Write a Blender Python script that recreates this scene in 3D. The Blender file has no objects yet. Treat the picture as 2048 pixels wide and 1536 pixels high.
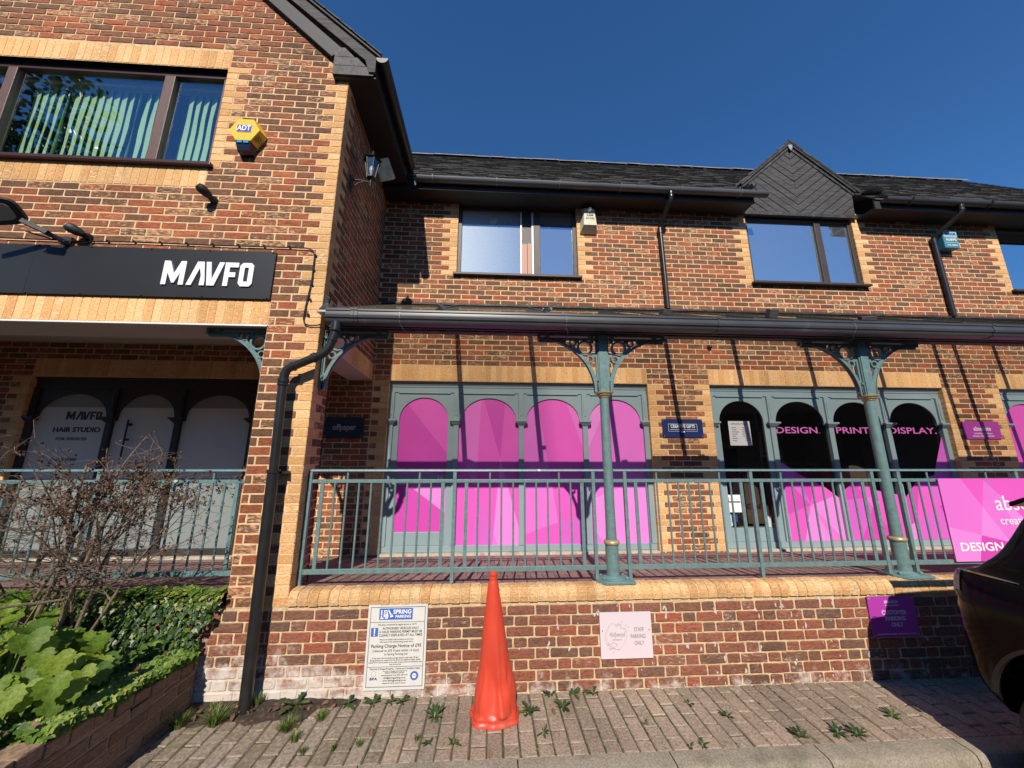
import bpy, bmesh, math, random
from math import sin, cos, pi, radians, sqrt, atan2, tan
from mathutils import Vector, Matrix, noise

random.seed(11)
scene = bpy.context.scene
col = scene.collection

# ------------------------------------------------------------------ camera
cam_d = bpy.data.cameras.new('camera')
cam = bpy.data.objects.new('camera', cam_d); col.objects.link(cam)
PITCH, YAW, ROLL, EYE = 0.2045, 0.0574, 0.0016, 1.73
_f = Vector((sin(YAW)*cos(PITCH), cos(YAW)*cos(PITCH), sin(PITCH)))
_r = Vector((cos(YAW), -sin(YAW), 0.0)); _u = _r.cross(_f)
RR = _r*cos(ROLL) + _u*sin(ROLL); UU = _u*cos(ROLL) - _r*sin(ROLL)
mw = Matrix((RR, UU, -_f)).transposed().to_4x4(); mw.translation = Vector((0, 0, EYE))
cam.matrix_world = mw
cam_d.sensor_width = 36.0; cam_d.lens = 713.0/2048*36.0
cam_d.clip_start = 0.03; cam_d.clip_end = 1500
scene.camera = cam
scene.render.resolution_x = 1024; scene.render.resolution_y = 768

# ------------------------------------------------------------------ sky, sun, exposure
L = Vector((0.104, 1.0, -0.80)).normalized()          # the way the sunlight travels
SUN_EL = math.asin(-L.z); SUN_AZ = atan2(-L.x, -L.y)    # azimuth from +Y towards +X
w = bpy.data.worlds.new('World'); scene.world = w; w.use_nodes = True
nt = w.node_tree; nt.nodes.clear()
sky = nt.nodes.new('ShaderNodeTexSky'); sky.sky_type = 'NISHITA'; sky.sun_disc = False
sky.sun_elevation = SUN_EL; sky.sun_rotation = SUN_AZ
sky.altitude = 0; sky.air_density = 1.0; sky.dust_density = 0.0; sky.ozone_density = 6.0
bg = nt.nodes.new('ShaderNodeBackground'); bg.inputs[1].default_value = 0.10
wo = nt.nodes.new('ShaderNodeOutputWorld')
hs = nt.nodes.new('ShaderNodeHueSaturation'); hs.inputs['Saturation'].default_value = 1.06; tn = nt.nodes.new('ShaderNodeVectorMath'); tn.operation = 'MULTIPLY'; tn.inputs[1].default_value = (.72, .93, 1.10); nt.links.new(sky.outputs[0], tn.inputs[0]); nt.links.new(tn.outputs[0], hs.inputs['Color']); nt.links.new(hs.outputs[0], bg.inputs[0]); nt.links.new(bg.outputs[0], wo.inputs[0])
sl = bpy.data.lights.new('sun', 'SUN'); sl.energy = 4.6; sl.angle = radians(0.53); sl.color = (1.0, 0.925, 0.80)
so = bpy.data.objects.new('sun', sl); col.objects.link(so)
so.rotation_euler = L.to_track_quat('-Z', 'Y').to_euler(); so.location = (-2, -12, 14)
scene.view_settings.view_transform = 'Standard'; scene.view_settings.look = 'None'
scene.view_settings.exposure = 0.27; scene.view_settings.gamma = 1.0
scene.render.engine = 'CYCLES'
scene.cycles.max_bounces = 7; scene.cycles.transparent_max_bounces = 12
scene.cycles.caustics_reflective = False; scene.cycles.caustics_refractive = False
try: scene.cycles.use_denoising = True
except Exception: pass

# ------------------------------------------------------------------ mesh helpers
class MB:
    def __init__(s): s.v = []; s.f = []; s.m = []; s.c = None
    def quad(s, a, b, c, d, m=0):
        i = len(s.v); s.v += [tuple(a), tuple(b), tuple(c), tuple(d)]; s.f.append((i, i+1, i+2, i+3)); s.m.append(m)
    def poly(s, pts, m=0):
        i = len(s.v); s.v += [tuple(p) for p in pts]; s.f.append(tuple(range(i, i+len(pts)))); s.m.append(m)
    def box(s, x0, x1, y0, y1, z0, z1, m=0):
        i = len(s.v)
        s.v += [(x0,y0,z0),(x1,y0,z0),(x1,y1,z0),(x0,y1,z0),(x0,y0,z1),(x1,y0,z1),(x1,y1,z1),(x0,y1,z1)]
        for q in ((0,3,2,1),(4,5,6,7),(0,1,5,4),(1,2,6,5),(2,3,7,6),(3,0,4,7)):
            s.f.append(tuple(i+k for k in q)); s.m.append(m)
    def bar(s, p, q, w, h, m=0, up=(0,0,1)):            # rectangular bar between two points
        p = Vector(p); q = Vector(q); d = (q-p).normalized(); up = Vector(up)
        if abs(d.dot(up)) > .95: up = Vector((0,1,0))
        a = d.cross(up).normalized()*w/2; b = a.cross(d).normalized()*h/2
        i = len(s.v)
        for e in (p, q):
            for sa, sb in ((-1,-1),(1,-1),(1,1),(-1,1)): s.v.append(tuple(e+a*sa+b*sb))
        for k in ((0,3,2,1),(4,5,6,7),(0,1,5,4),(1,2,6,5),(2,3,7,6),(3,0,4,7)):
            s.f.append(tuple(i+x for x in k)); s.m.append(m)
    def tube(s, pts, r, n=10, m=0, cap=True):
        pts = [Vector(p) for p in pts]; rs = r if isinstance(r, (list, tuple)) else [r]*len(pts)
        base = len(s.v); prev = None
        for i, p in enumerate(pts):
            d = (pts[min(i+1, len(pts)-1)]-pts[max(i-1, 0)])
            if d.length < 1e-9: d = Vector((0,0,1))
            d.normalize()
            if prev is None:
                a = d.cross(Vector((0.13,0.31,1)) if abs(d.z) < .9 else Vector((1,0.2,0))).normalized()
            else:
                a = (prev - d*prev.dot(d)); a = a.normalized() if a.length > 1e-6 else prev
            prev = a; b = d.cross(a)
            for k in range(n):
                t = 2*pi*k/n; s.v.append(tuple(p+(a*cos(t)+b*sin(t))*rs[i]))
        for i in range(len(pts)-1):
            for k in range(n):
                k2 = (k+1) % n
                s.f.append((base+i*n+k, base+i*n+k2, base+(i+1)*n+k2, base+(i+1)*n+k)); s.m.append(m)
        if cap:
            s.f.append(tuple(base+k for k in reversed(range(n)))); s.m.append(m)
            s.f.append(tuple(base+(len(pts)-1)*n+k for k in range(n))); s.m.append(m)
    def lathe(s, prof, c, n=24, m=0, axis='Z'):          # prof: (radius, height) list
        base = len(s.v); cx, cy, cz = c
        for r, h in prof:
            for k in range(n):
                t = 2*pi*k/n; a, b = r*cos(t), r*sin(t)
                s.v.append((cx+a, cy+b, cz+h) if axis == 'Z' else (cx+a, cy+h, cz+b) if axis == 'Y' else (cx+h, cy+a, cz+b))
        for i in range(len(prof)-1):
            for k in range(n):
                k2 = (k+1) % n
                s.f.append((base+i*n+k, base+i*n+k2, base+(i+1)*n+k2, base+(i+1)*n+k)); s.m.append(m)
        s.f.append(tuple(base+k for k in range(n))); s.m.append(m)
        s.f.append(tuple(base+(len(prof)-1)*n+k for k in range(n))); s.m.append(m)
    def prism(s, poly, d, m=0, mface=None):              # poly: 3-D outline, extruded by vector d
        d = Vector(d); n = len(poly); i = len(s.v)
        s.v += [tuple(p) for p in poly] + [tuple(Vector(p)+d) for p in poly]
        s.f.append(tuple(i+k for k in range(n))); s.m.append(m if mface is None else mface)
        s.f.append(tuple(i+n+k for k in reversed(range(n)))); s.m.append(m)
        for k in range(n):
            k2 = (k+1) % n
            s.f.append((i+k, i+k2, i+n+k2, i+n+k)); s.m.append(m)
    def holed(s, outer, holes, y0, y1, m=0):             # plate in the XZ plane with holes, thickness y0..y1
        from mathutils.geometry import tessellate_polygon
        loops = [outer]+holes
        tri = tessellate_polygon([[Vector((p[0], p[1], 0)) for p in lp] for lp in loops])
        flat = [p for lp in loops for p in lp]; i = len(s.v); n = len(flat)
        s.v += [(p[0], y0, p[1]) for p in flat] + [(p[0], y1, p[1]) for p in flat]
        for t in tri:
            s.f.append(tuple(i+k for k in t)); s.m.append(m)
            s.f.append(tuple(i+n+k for k in reversed(t))); s.m.append(m)
        o = 0
        for lp in loops:
            for k in range(len(lp)):
                k2 = (k+1) % len(lp)
                s.f.append((i+o+k, i+o+k2, i+n+o+k2, i+n+o+k)); s.m.append(m)
            o += len(lp)
    def build(s, name, mats, parent=None, smooth=False, bevel=0, ang=40):
        me = bpy.data.meshes.new(name); me.from_pydata(s.v, [], s.f)
        if not isinstance(mats, (list, tuple)): mats = [mats]
        for m in mats: me.materials.append(m)
        me.polygons.foreach_set('material_index', s.m)
        if s.c is not None:
            at = me.attributes.new('rnd', 'FLOAT_VECTOR', 'POINT')
            at.data.foreach_set('vector', [x for c in s.c for x in c])
        bm = bmesh.new(); bm.from_mesh(me)
        if s.c is None: bmesh.ops.recalc_face_normals(bm, faces=bm.faces)
        if smooth:
            for f in bm.faces: f.smooth = True
            for e in bm.edges:
                if len(e.link_faces) == 2 and e.calc_face_angle(0) > radians(ang): e.smooth = False
        bm.to_mesh(me); bm.free()
        o = bpy.data.objects.new(name, me); col.objects.link(o)
        if parent: o.parent = parent
        if bevel:
            b = o.modifiers.new('bevel', 'BEVEL'); b.width = bevel; b.segments = 2; b.limit_method = 'ANGLE'; b.angle_limit = radians(40)
        return o

def tag(o, label=None, cat=None, group=None, kind=None):
    if label: o['label'] = label
    if cat: o['category'] = cat
    if group: o['group'] = group
    if kind: o['kind'] = kind
    return o
def empty(name, loc=(0,0,0), label=None, cat=None, group=None):
    o = bpy.data.objects.new(name, None); col.objects.link(o); o.location = loc; o.empty_display_size = .1
    return tag(o, label, cat, group)
def world_child(root):
    """children are modelled in world coordinates: undo the root's offset"""
    for c in root.children: c.location = Vector(c.location)-Vector(root.location)
def copy_tree(o, parent=None, label=None):
    c = o.copy(); col.objects.link(c); c.parent = parent
    if label: c['label'] = label
    for ch in list(o.children): copy_tree(ch, c)
    return c

# ------------------------------------------------------------------ materials
def mat(name, base=(.5,.5,.5), rough=.6, metal=0.0, spec=.5, noise_amt=0.0, nscale=8, bump=0.0, bscale=60, col2=None, c2scale=3, c2lo=.45, c2hi=.6, coat=0, stretch=None):
    m = bpy.data.materials.new(name); m.use_nodes = True
    t = m.node_tree; n = t.nodes; l = t.links
    p = n['Principled BSDF']; p.inputs['Base Color'].default_value = (*base, 1); p.inputs['Roughness'].default_value = rough
    p.inputs['Metallic'].default_value = metal; p.inputs['Specular IOR Level'].default_value = spec
    if coat: p.inputs['Coat Weight'].default_value = coat; p.inputs['Coat Roughness'].default_value = .05
    tc = n.new('ShaderNodeTexCoord'); src = tc.outputs['Object']
    if stretch:
        mp = n.new('ShaderNodeMapping'); mp.inputs['Scale'].default_value = stretch; l.new(src, mp.inputs[0]); src = mp.outputs[0]
    cur = None
    if noise_amt or col2:
        rgb = n.new('ShaderNodeRGB'); rgb.outputs[0].default_value = (*base, 1); cur = rgb.outputs[0]
    if col2:
        nz = n.new('ShaderNodeTexNoise'); nz.inputs['Scale'].default_value = c2scale; nz.inputs['Detail'].default_value = 8; nz.inputs['Roughness'].default_value = .62
        l.new(src, nz.inputs['Vector'])
        r = n.new('ShaderNodeMapRange'); r.inputs[1].default_value = c2lo; r.inputs[2].default_value = c2hi; l.new(nz.outputs['Fac'], r.inputs[0])
        mx = n.new('ShaderNodeMix'); mx.data_type = 'RGBA'; l.new(r.outputs[0], mx.inputs[0]); l.new(cur, mx.inputs[6]); mx.inputs[7].default_value = (*col2, 1); cur = mx.outputs[2]
    if noise_amt:
        nz = n.new('ShaderNodeTexNoise'); nz.inputs['Scale'].default_value = nscale; nz.inputs['Detail'].default_value = 6
        l.new(src, nz.inputs['Vector'])
        r = n.new('ShaderNodeMapRange'); r.inputs[3].default_value = 1-noise_amt; r.inputs[4].default_value = 1+noise_amt; r.inputs[1].default_value = .3; r.inputs[2].default_value = .7; l.new(nz.outputs['Fac'], r.inputs[0])
        vm = n.new('ShaderNodeVectorMath'); vm.operation = 'SCALE'; l.new(cur, vm.inputs[0]); l.new(r.outputs[0], vm.inputs['Scale']); cur = vm.outputs[0]
    if cur: l.new(cur, p.inputs['Base Color'])
    if bump:
        nb = n.new('ShaderNodeTexNoise'); nb.inputs['Scale'].default_value = bscale; nb.inputs['Detail'].default_value = 5; l.new(src, nb.inputs['Vector'])
        b = n.new('ShaderNodeBump'); b.inputs['Strength'].default_value = bump; b.inputs['Distance'].default_value = .01; l.new(nb.outputs['Fac'], b.inputs['Height']); l.new(b.outputs[0], p.inputs['Normal'])
    return m

def brick_mat(name, ramp, pale=None, pale_at=.7, scale=28, bump=.6, streak=1.0, efflo=False):
    """per-brick colour from the 'rnd' attribute, creases and kiss marks from noise"""
    m = bpy.data.materials.new(name); m.use_nodes = True
    t = m.node_tree; n = t.nodes; l = t.links; p = n['Principled BSDF']
    p.inputs['Roughness'].default_value = .85; p.inputs['Specular IOR Level'].default_value = .25
    a = n.new('ShaderNodeAttribute'); a.attribute_name = 'rnd'
    sx = n.new('ShaderNodeSeparateXYZ'); l.new(a.outputs['Vector'], sx.inputs[0])
    geo = n.new('ShaderNodeNewGeometry')
    off = n.new('ShaderNodeVectorMath'); off.operation = 'MULTIPLY_ADD'; l.new(a.outputs['Vector'], off.inputs[0]); off.inputs[1].default_value = (31, 17, 23); l.new(geo.outputs['Position'], off.inputs[2])
    mp = n.new('ShaderNodeMapping'); mp.inputs['Scale'].default_value = (streak, streak, 3.2); l.new(off.outputs[0], mp.inputs[0])
    cr = n.new('ShaderNodeValToRGB'); e = cr.color_ramp.elements
    for i, (pos, c) in enumerate(ramp):
        if i < 2: x = e[i]; x.position = pos
        else: x = e.new(pos)
        x.color = (*c, 1)
    nz = n.new('ShaderNodeTexNoise'); nz.inputs['Scale'].default_value = scale; nz.inputs['Detail'].default_value = 7; nz.inputs['Roughness'].default_value = .65; l.new(mp.outputs[0], nz.inputs['Vector'])
    nl = n.new('ShaderNodeTexNoise'); nl.inputs['Scale'].default_value = 7; nl.inputs['Detail'].default_value = 3; l.new(off.outputs[0], nl.inputs['Vector'])
    ad = n.new('ShaderNodeMath'); ad.operation = 'MULTIPLY_ADD'; l.new(nl.outputs['Fac'], ad.inputs[0]); ad.inputs[1].default_value = .5; l.new(sx.outputs[0], ad.inputs[2])
    sb = n.new('ShaderNodeMath'); sb.operation = 'SUBTRACT'; l.new(ad.outputs[0], sb.inputs[0]); sb.inputs[1].default_value = .25; l.new(sb.outputs[0], cr.inputs[0])
    mr = n.new('ShaderNodeMapRange'); mr.inputs[1].default_value = .3; mr.inputs[2].default_value = .7; mr.inputs[3].default_value = .5; mr.inputs[4].default_value = 1.45; l.new(nz.outputs['Fac'], mr.inputs[0])
    sc = n.new('ShaderNodeVectorMath'); sc.operation = 'SCALE'; l.new(cr.outputs[0], sc.inputs[0]); l.new(mr.outputs[0], sc.inputs['Scale'])
    big = n.new('ShaderNodeTexNoise'); big.inputs['Scale'].default_value = 1.1; big.inputs['Detail'].default_value = 5; l.new(geo.outputs['Position'], big.inputs['Vector'])
    br = n.new('ShaderNodeMapRange'); br.inputs[1].default_value = .32; br.inputs[2].default_value = .68; br.inputs[3].default_value = .80; br.inputs[4].default_value = 1.17; l.new(big.outputs['Fac'], br.inputs[0])
    s2 = n.new('ShaderNodeVectorMath'); s2.operation = 'SCALE'; l.new(sc.outputs[0], s2.inputs[0]); l.new(br.outputs[0], s2.inputs['Scale'])
    cur = s2.outputs[0]
    if pale:
        np_ = n.new('ShaderNodeTexNoise'); np_.inputs['Scale'].default_value = 22; np_.inputs['Detail'].default_value = 6; np_.inputs['Roughness'].default_value = .7; l.new(mp.outputs[0], np_.inputs['Vector'])
        g = n.new('ShaderNodeMath'); g.operation = 'MULTIPLY_ADD'; l.new(sx.outputs[1], g.inputs[0]); g.inputs[1].default_value = .34; l.new(np_.outputs['Fac'], g.inputs[2])
        r2 = n.new('ShaderNodeMapRange'); r2.inputs[1].default_value = pale_at; r2.inputs[2].default_value = pale_at+.12; l.new(g.outputs[0], r2.inputs[0])
        mx = n.new('ShaderNodeMix'); mx.data_type = 'RGBA'; l.new(r2.outputs[0], mx.inputs[0]); l.new(cur, mx.inputs[6]); mx.inputs[7].default_value = (*pale, 1); cur = mx.outputs[2]
    if efflo:   # lime bloom and grime near the foot of the old wall: a stain with a shape of its own
        cur = wall_stain(n, l, geo, cur)
    l.new(cur, p.inputs['Base Color'])
    b = n.new('ShaderNodeBump'); b.inputs['Strength'].default_value = bump; b.inputs['Distance'].default_value = .008; l.new(nz.outputs['Fac'], b.inputs['Height']); l.new(b.outputs[0], p.inputs['Normal'])
    return m
def wall_stain(n, l, geo, cur):
    s = n.new('ShaderNodeSeparateXYZ'); l.new(geo.outputs['Position'], s.inputs[0])
    nz = n.new('ShaderNodeTexNoise'); nz.inputs['Scale'].default_value = 9; nz.inputs['Detail'].default_value = 9; nz.inputs['Roughness'].default_value = .7; l.new(geo.outputs['Position'], nz.inputs['Vector'])
    # height of the bloom falls off to the right of the notice
    h = n.new('ShaderNodeMapRange'); h.inputs[1].default_value = -2.2; h.inputs[2].default_value = .4; h.inputs[3].default_value = .36; h.inputs[4].default_value = .03; l.new(s.outputs[0], h.inputs[0])
    d = n.new('ShaderNodeMath'); d.operation = 'SUBTRACT'; l.new(h.outputs[0], d.inputs[0]); l.new(s.outputs[2], d.inputs[1])
    q = n.new('ShaderNodeMath'); q.operation = 'MULTIPLY_ADD'; l.new(nz.outputs['Fac'], q.inputs[0]); q.inputs[1].default_value = .95; l.new(d.outputs[0], q.inputs[2])
    r = n.new('ShaderNodeMapRange'); r.inputs[1].default_value = .46; r.inputs[2].default_value = .66; r.inputs[4].default_value = .85; l.new(q.outputs[0], r.inputs[0])
    mx = n.new('ShaderNodeMix'); mx.data_type = 'RGBA'; l.new(r.outputs[0], mx.inputs[0]); l.new(cur, mx.inputs[6]); mx.inputs[7].default_value = (.66,.59,.53,1)
    # paint splashes
    v = n.new('ShaderNodeTexNoise'); v.inputs['Scale'].default_value = 14; v.inputs['Detail'].default_value = 2
    mp = n.new('ShaderNodeMapping'); mp.inputs['Scale'].default_value = (1.3, 1.3, .6); l.new(geo.outputs['Position'], mp.inputs[0]); l.new(mp.outputs[0], v.inputs['Vector'])
    xr = n.new('ShaderNodeMapRange'); xr.inputs[1].default_value = .2; xr.inputs[2].default_value = 1.2; xr.inputs[3].default_value = .0; xr.inputs[4].default_value = .045; l.new(s.outputs[0], xr.inputs[0])
    av = n.new('ShaderNodeMath'); av.operation = 'ADD'; l.new(v.outputs['Fac'], av.inputs[0]); l.new(xr.outputs[0], av.inputs[1])
    r3 = n.new('ShaderNodeMapRange'); r3.inputs[1].default_value = .715; r3.inputs[2].default_value = .725; r3.inputs[4].default_value = .75; l.new(av.outputs[0], r3.inputs[0])
    mx2 = n.new('ShaderNodeMix'); mx2.data_type = 'RGBA'; l.new(r3.outputs[0], mx2.inputs[0]); l.new(mx.outputs[2], mx2.inputs[6]); mx2.inputs[7].default_value = (.62,.60,.57,1)
    return mx2.outputs[2]

RED_RAMP = [(0.0,(.135,.070,.044)), (.25,(.180,.084,.047)), (.5,(.230,.092,.049)), (.72,(.285,.094,.047)), (.9,(.33,.092,.044)), (1.0,(.37,.12,.055))]
M = {}
M['red'] = brick_mat('red_multi_brick', RED_RAMP, pale=(.56,.34,.19), pale_at=.79)
M['buff'] = brick_mat('buff_brick', [(0,(.62,.33,.13)), (.5,(.72,.41,.175)), (1,(.80,.49,.235))], pale=(.82,.58,.34), pale_at=.82, scale=60, bump=.25)
M['old'] = brick_mat('old_red_brick', [(0.0,(.145,.078,.055)), (.3,(.195,.088,.057)), (.6,(.235,.092,.058)), (.9,(.265,.090,.054)), (1.0,(.30,.09,.05))], pale=(.42,.31,.25), pale_at=.86, scale=34, bump=.5, efflo=True)
M['coping'] = brick_mat('coping_brick', [(0,(.50,.27,.115)), (.5,(.60,.35,.155)), (1,(.66,.42,.21))], pale=(.36,.28,.19), pale_at=.84, scale=50, bump=.4)
M['brownbrick'] = brick_mat('planter_brick', [(0,(.19,.12,.075)), (.5,(.25,.165,.105)), (1,(.31,.21,.14))], pale=(.30,.25,.18), pale_at=.85, scale=45, bump=.4)
M['paver'] = brick_mat('block_paving', [(0,(.27,.21,.16)), (.5,(.32,.245,.185)), (1,(.36,.27,.205))], pale=(.42,.36,.29), pale_at=.84, scale=70, bump=.7)
M['paver_walk'] = brick_mat('walkway_paving', [(0,(.20,.125,.115)), (.5,(.25,.155,.14)), (1,(.29,.185,.165))], pale=(.34,.27,.23), pale_at=.85, scale=60, bump=.25)
M['mortar'] = mat('mortar', (.70,.49,.28), .95, spec=.1, noise_amt=.16, nscale=30, col2=(.52,.36,.21), c2scale=1.6, c2lo=.45, c2hi=.8, bump=.5, bscale=160)
def old_mortar():
    m = mat('old_mortar', (.60,.44,.26), .95, spec=.1, noise_amt=.2, nscale=20, bump=.7, bscale=120)
    n = m.node_tree.nodes; l = m.node_tree.links; p = n['Principled BSDF']; src = p.inputs['Base Color'].links[0].from_socket
    g = n.new('ShaderNodeNewGeometry'); l.new(wall_stain(n, l, g, src), p.inputs['Base Color']); return m
M['oldmortar'] = old_mortar()
M['joint'] = mat('paving_joint', (.10,.085,.055), .95, spec=.1, noise_amt=.3, nscale=14, col2=(.05,.075,.02), c2scale=5, c2lo=.5, c2hi=.62)
M['joint_d'] = mat('dark_paving_joint', (.09,.07,.06), .95, spec=.1, noise_amt=.3, nscale=14)
M['joint_b'] = mat('brown_mortar', (.33,.25,.16), .95, spec=.1, noise_amt=.2, nscale=14)
M['frame'] = mat('grey_green_joinery_paint', (.235,.315,.335), .45, noise_amt=.05, nscale=4)
M['green'] = mat('blue_green_ironwork_paint', (.125,.205,.20), .42, noise_amt=.16, nscale=26, col2=(.19,.30,.29), c2scale=24, c2lo=.60, c2hi=.74, bump=.15, bscale=60)
M['green_worn'] = mat('worn_green_ironwork_paint', (.125,.215,.215), .45, noise_amt=.16, nscale=26, col2=(.55,.58,.40), c2scale=9, c2lo=.66, c2hi=.70, bump=.2, bscale=60)
M['gold'] = mat('dull_gold_paint', (.42,.33,.18), .4, metal=.35, noise_amt=.2, nscale=30)
M['black'] = mat('black_pvc', (.018,.018,.019), .32, noise_amt=.2, nscale=10)
M['gutter'] = mat('grey_black_pvc', (.050,.052,.058), .40, noise_amt=.15, nscale=4, col2=(.10,.10,.10), c2scale=5, c2lo=.6, c2hi=.8)
M['gutter2'] = mat('weathered_gutter_pvc', (.10,.105,.115), .35, noise_amt=.2, nscale=5, stretch=(.3,1,1))
M['iron'] = mat('black_iron', (.02,.021,.022), .55, noise_amt=.3, nscale=60, bump=.3, bscale=120)
M['timber'] = mat('black_stained_timber', (.030,.029,.028), .62, noise_amt=.45, nscale=12, col2=(.09,.085,.08), c2scale=10, c2lo=.5, c2hi=.75, bump=.5, bscale=40, stretch=(1,1,1))
M['weath'] = mat('weathered_grey_timber', (.065,.062,.060), .75, noise_amt=.45, nscale=30, col2=(.04,.035,.032), c2scale=16, c2lo=.42, c2hi=.62, bump=.6, bscale=60, stretch=(.25,1,2.2))
M['soffit'] = mat('black_painted_soffit', (.022,.020,.020), .6, noise_amt=.2, nscale=3)
M['slate'] = mat('weathered_roof_slate', (.075,.068,.060), .8, noise_amt=.35, nscale=16, col2=(.19,.17,.14), c2scale=22, c2lo=.60, c2hi=.72, bump=.5, bscale=50)
M['ridge'] = mat('ridge_tile', (.24,.20,.16), .85, noise_amt=.35, nscale=10)
M['lead'] = mat('lead_flashing', (.30,.32,.34), .5, metal=.2, noise_amt=.3, nscale=9)
M['mahog'] = mat('brown_window_frame', (.055,.022,.024), .38, noise_amt=.2, nscale=60)
M['mahog2'] = mat('brown_woodgrain_jamb', (.12,.068,.058), .5, noise_amt=.35, nscale=90, stretch=(3,1,.3))
M['dkframe'] = mat('dark_brown_window_frame', (.055,.040,.034), .5, noise_amt=.4, nscale=60, stretch=(3,1,.3), bump=.2, bscale=60)
M['white'] = mat('white_plastic', (.78,.78,.76), .4, noise_amt=.04)
M['ceil'] = mat('painted_porch_ceiling', (.46,.43,.38), .8, noise_amt=.05, nscale=2)
M['beamsoff'] = mat('pinkish_beam_soffit', (.50,.42,.40), .8, noise_amt=.04, nscale=2)
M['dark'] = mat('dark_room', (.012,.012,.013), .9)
M['room'] = mat('dim_room_wall', (.30,.28,.25), .9, noise_amt=.15, nscale=1.5)
M['kerb'] = mat('granite_kerb', (.27,.23,.175), .85, noise_amt=.3, nscale=90, col2=(.16,.14,.10), c2scale=4, c2lo=.48, c2hi=.72, bump=.5, bscale=150)
M['concrete'] = mat('concrete_sill', (.46,.40,.32), .85, noise_amt=.2, nscale=20, col2=(.25,.21,.16), c2scale=8, c2lo=.55, c2hi=.7, bump=.3, bscale=90)
M['asphalt'] = mat('asphalt', (.052,.050,.048), .9, noise_amt=.3, nscale=120, bump=.5, bscale=200)
M['soil'] = mat('damp_soil', (.045,.030,.020), .95, noise_amt=.5, nscale=30, bump=.9, bscale=60, col2=(.11,.075,.045), c2scale=30, c2lo=.55, c2hi=.7)
M['magenta'] = mat('magenta_print', (.62,.07,.42), .4)

def glass(name, tint=(.02,.025,.03), refl=.3, trans=.5, rough=.0):
    m = bpy.data.materials.new(name); m.use_nodes = True; t = m.node_tree; n = t.nodes; l = t.links; n.clear()
    o = n.new('ShaderNodeOutputMaterial'); g = n.new('ShaderNodeBsdfGlossy'); g.inputs['Roughness'].default_value = rough; g.inputs['Color'].default_value = (.95,.97,1,1)
    tr = n.new('ShaderNodeBsdfTransparent'); tr.inputs[0].default_value = (*[trans]*3, 1)
    fr = n.new('ShaderNodeLayerWeight'); fr.inputs[0].default_value = .5; pw_ = n.new('ShaderNodeMath'); pw_.operation = 'POWER'; pw_.inputs[1].default_value = 4.0; l.new(fr.outputs['Facing'], pw_.inputs[0])
    r = n.new('ShaderNodeMapRange'); r.inputs[3].default_value = refl; r.inputs[4].default_value = 1; l.new(pw_.outputs[0], r.inputs[0])
    mx = n.new('ShaderNodeMixShader'); l.new(r.outputs[0], mx.inputs[0]); l.new(tr.outputs[0], mx.inputs[1]); l.new(g.outputs[0], mx.inputs[2]); l.new(mx.outputs[0], o.inputs[0])
    return m
M['glass'] = glass('window_glass', refl=.14, trans=.93)
M['glass_up'] = glass('coated_window_glass', refl=.72, trans=.6)
def glare_glass(name, amt, x0, x1, refl):
    # sky glare painted into the pane as a pale coat, heavier to the left
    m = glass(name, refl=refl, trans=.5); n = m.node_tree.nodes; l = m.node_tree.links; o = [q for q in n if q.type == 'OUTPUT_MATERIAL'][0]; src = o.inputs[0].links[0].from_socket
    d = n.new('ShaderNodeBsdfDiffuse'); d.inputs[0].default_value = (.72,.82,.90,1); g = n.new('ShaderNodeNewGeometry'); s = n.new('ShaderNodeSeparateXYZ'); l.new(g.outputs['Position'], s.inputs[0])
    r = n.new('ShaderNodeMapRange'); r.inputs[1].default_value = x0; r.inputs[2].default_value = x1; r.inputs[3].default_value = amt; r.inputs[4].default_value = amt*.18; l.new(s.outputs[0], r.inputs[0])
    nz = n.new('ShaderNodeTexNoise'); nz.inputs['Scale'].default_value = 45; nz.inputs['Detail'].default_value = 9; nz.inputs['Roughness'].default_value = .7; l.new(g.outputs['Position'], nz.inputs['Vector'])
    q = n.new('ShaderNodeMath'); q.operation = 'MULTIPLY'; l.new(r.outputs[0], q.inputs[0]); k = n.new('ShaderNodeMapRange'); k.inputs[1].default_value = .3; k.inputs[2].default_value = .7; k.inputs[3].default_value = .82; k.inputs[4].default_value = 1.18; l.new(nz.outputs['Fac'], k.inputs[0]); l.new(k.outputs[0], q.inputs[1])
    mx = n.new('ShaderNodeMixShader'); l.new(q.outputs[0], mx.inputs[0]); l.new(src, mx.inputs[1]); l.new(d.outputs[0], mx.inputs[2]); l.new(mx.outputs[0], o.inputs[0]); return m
M['glass_w1'] = glare_glass('glare_window_glass', .60, -.5, .75, .60)
M['glass_w2'] = glare_glass('faint_glare_window_glass', .10, 3.0, 9.0, .66)
M['glass_shop'] = glass('shop_window_glass', refl=.035, trans=.85)
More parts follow.
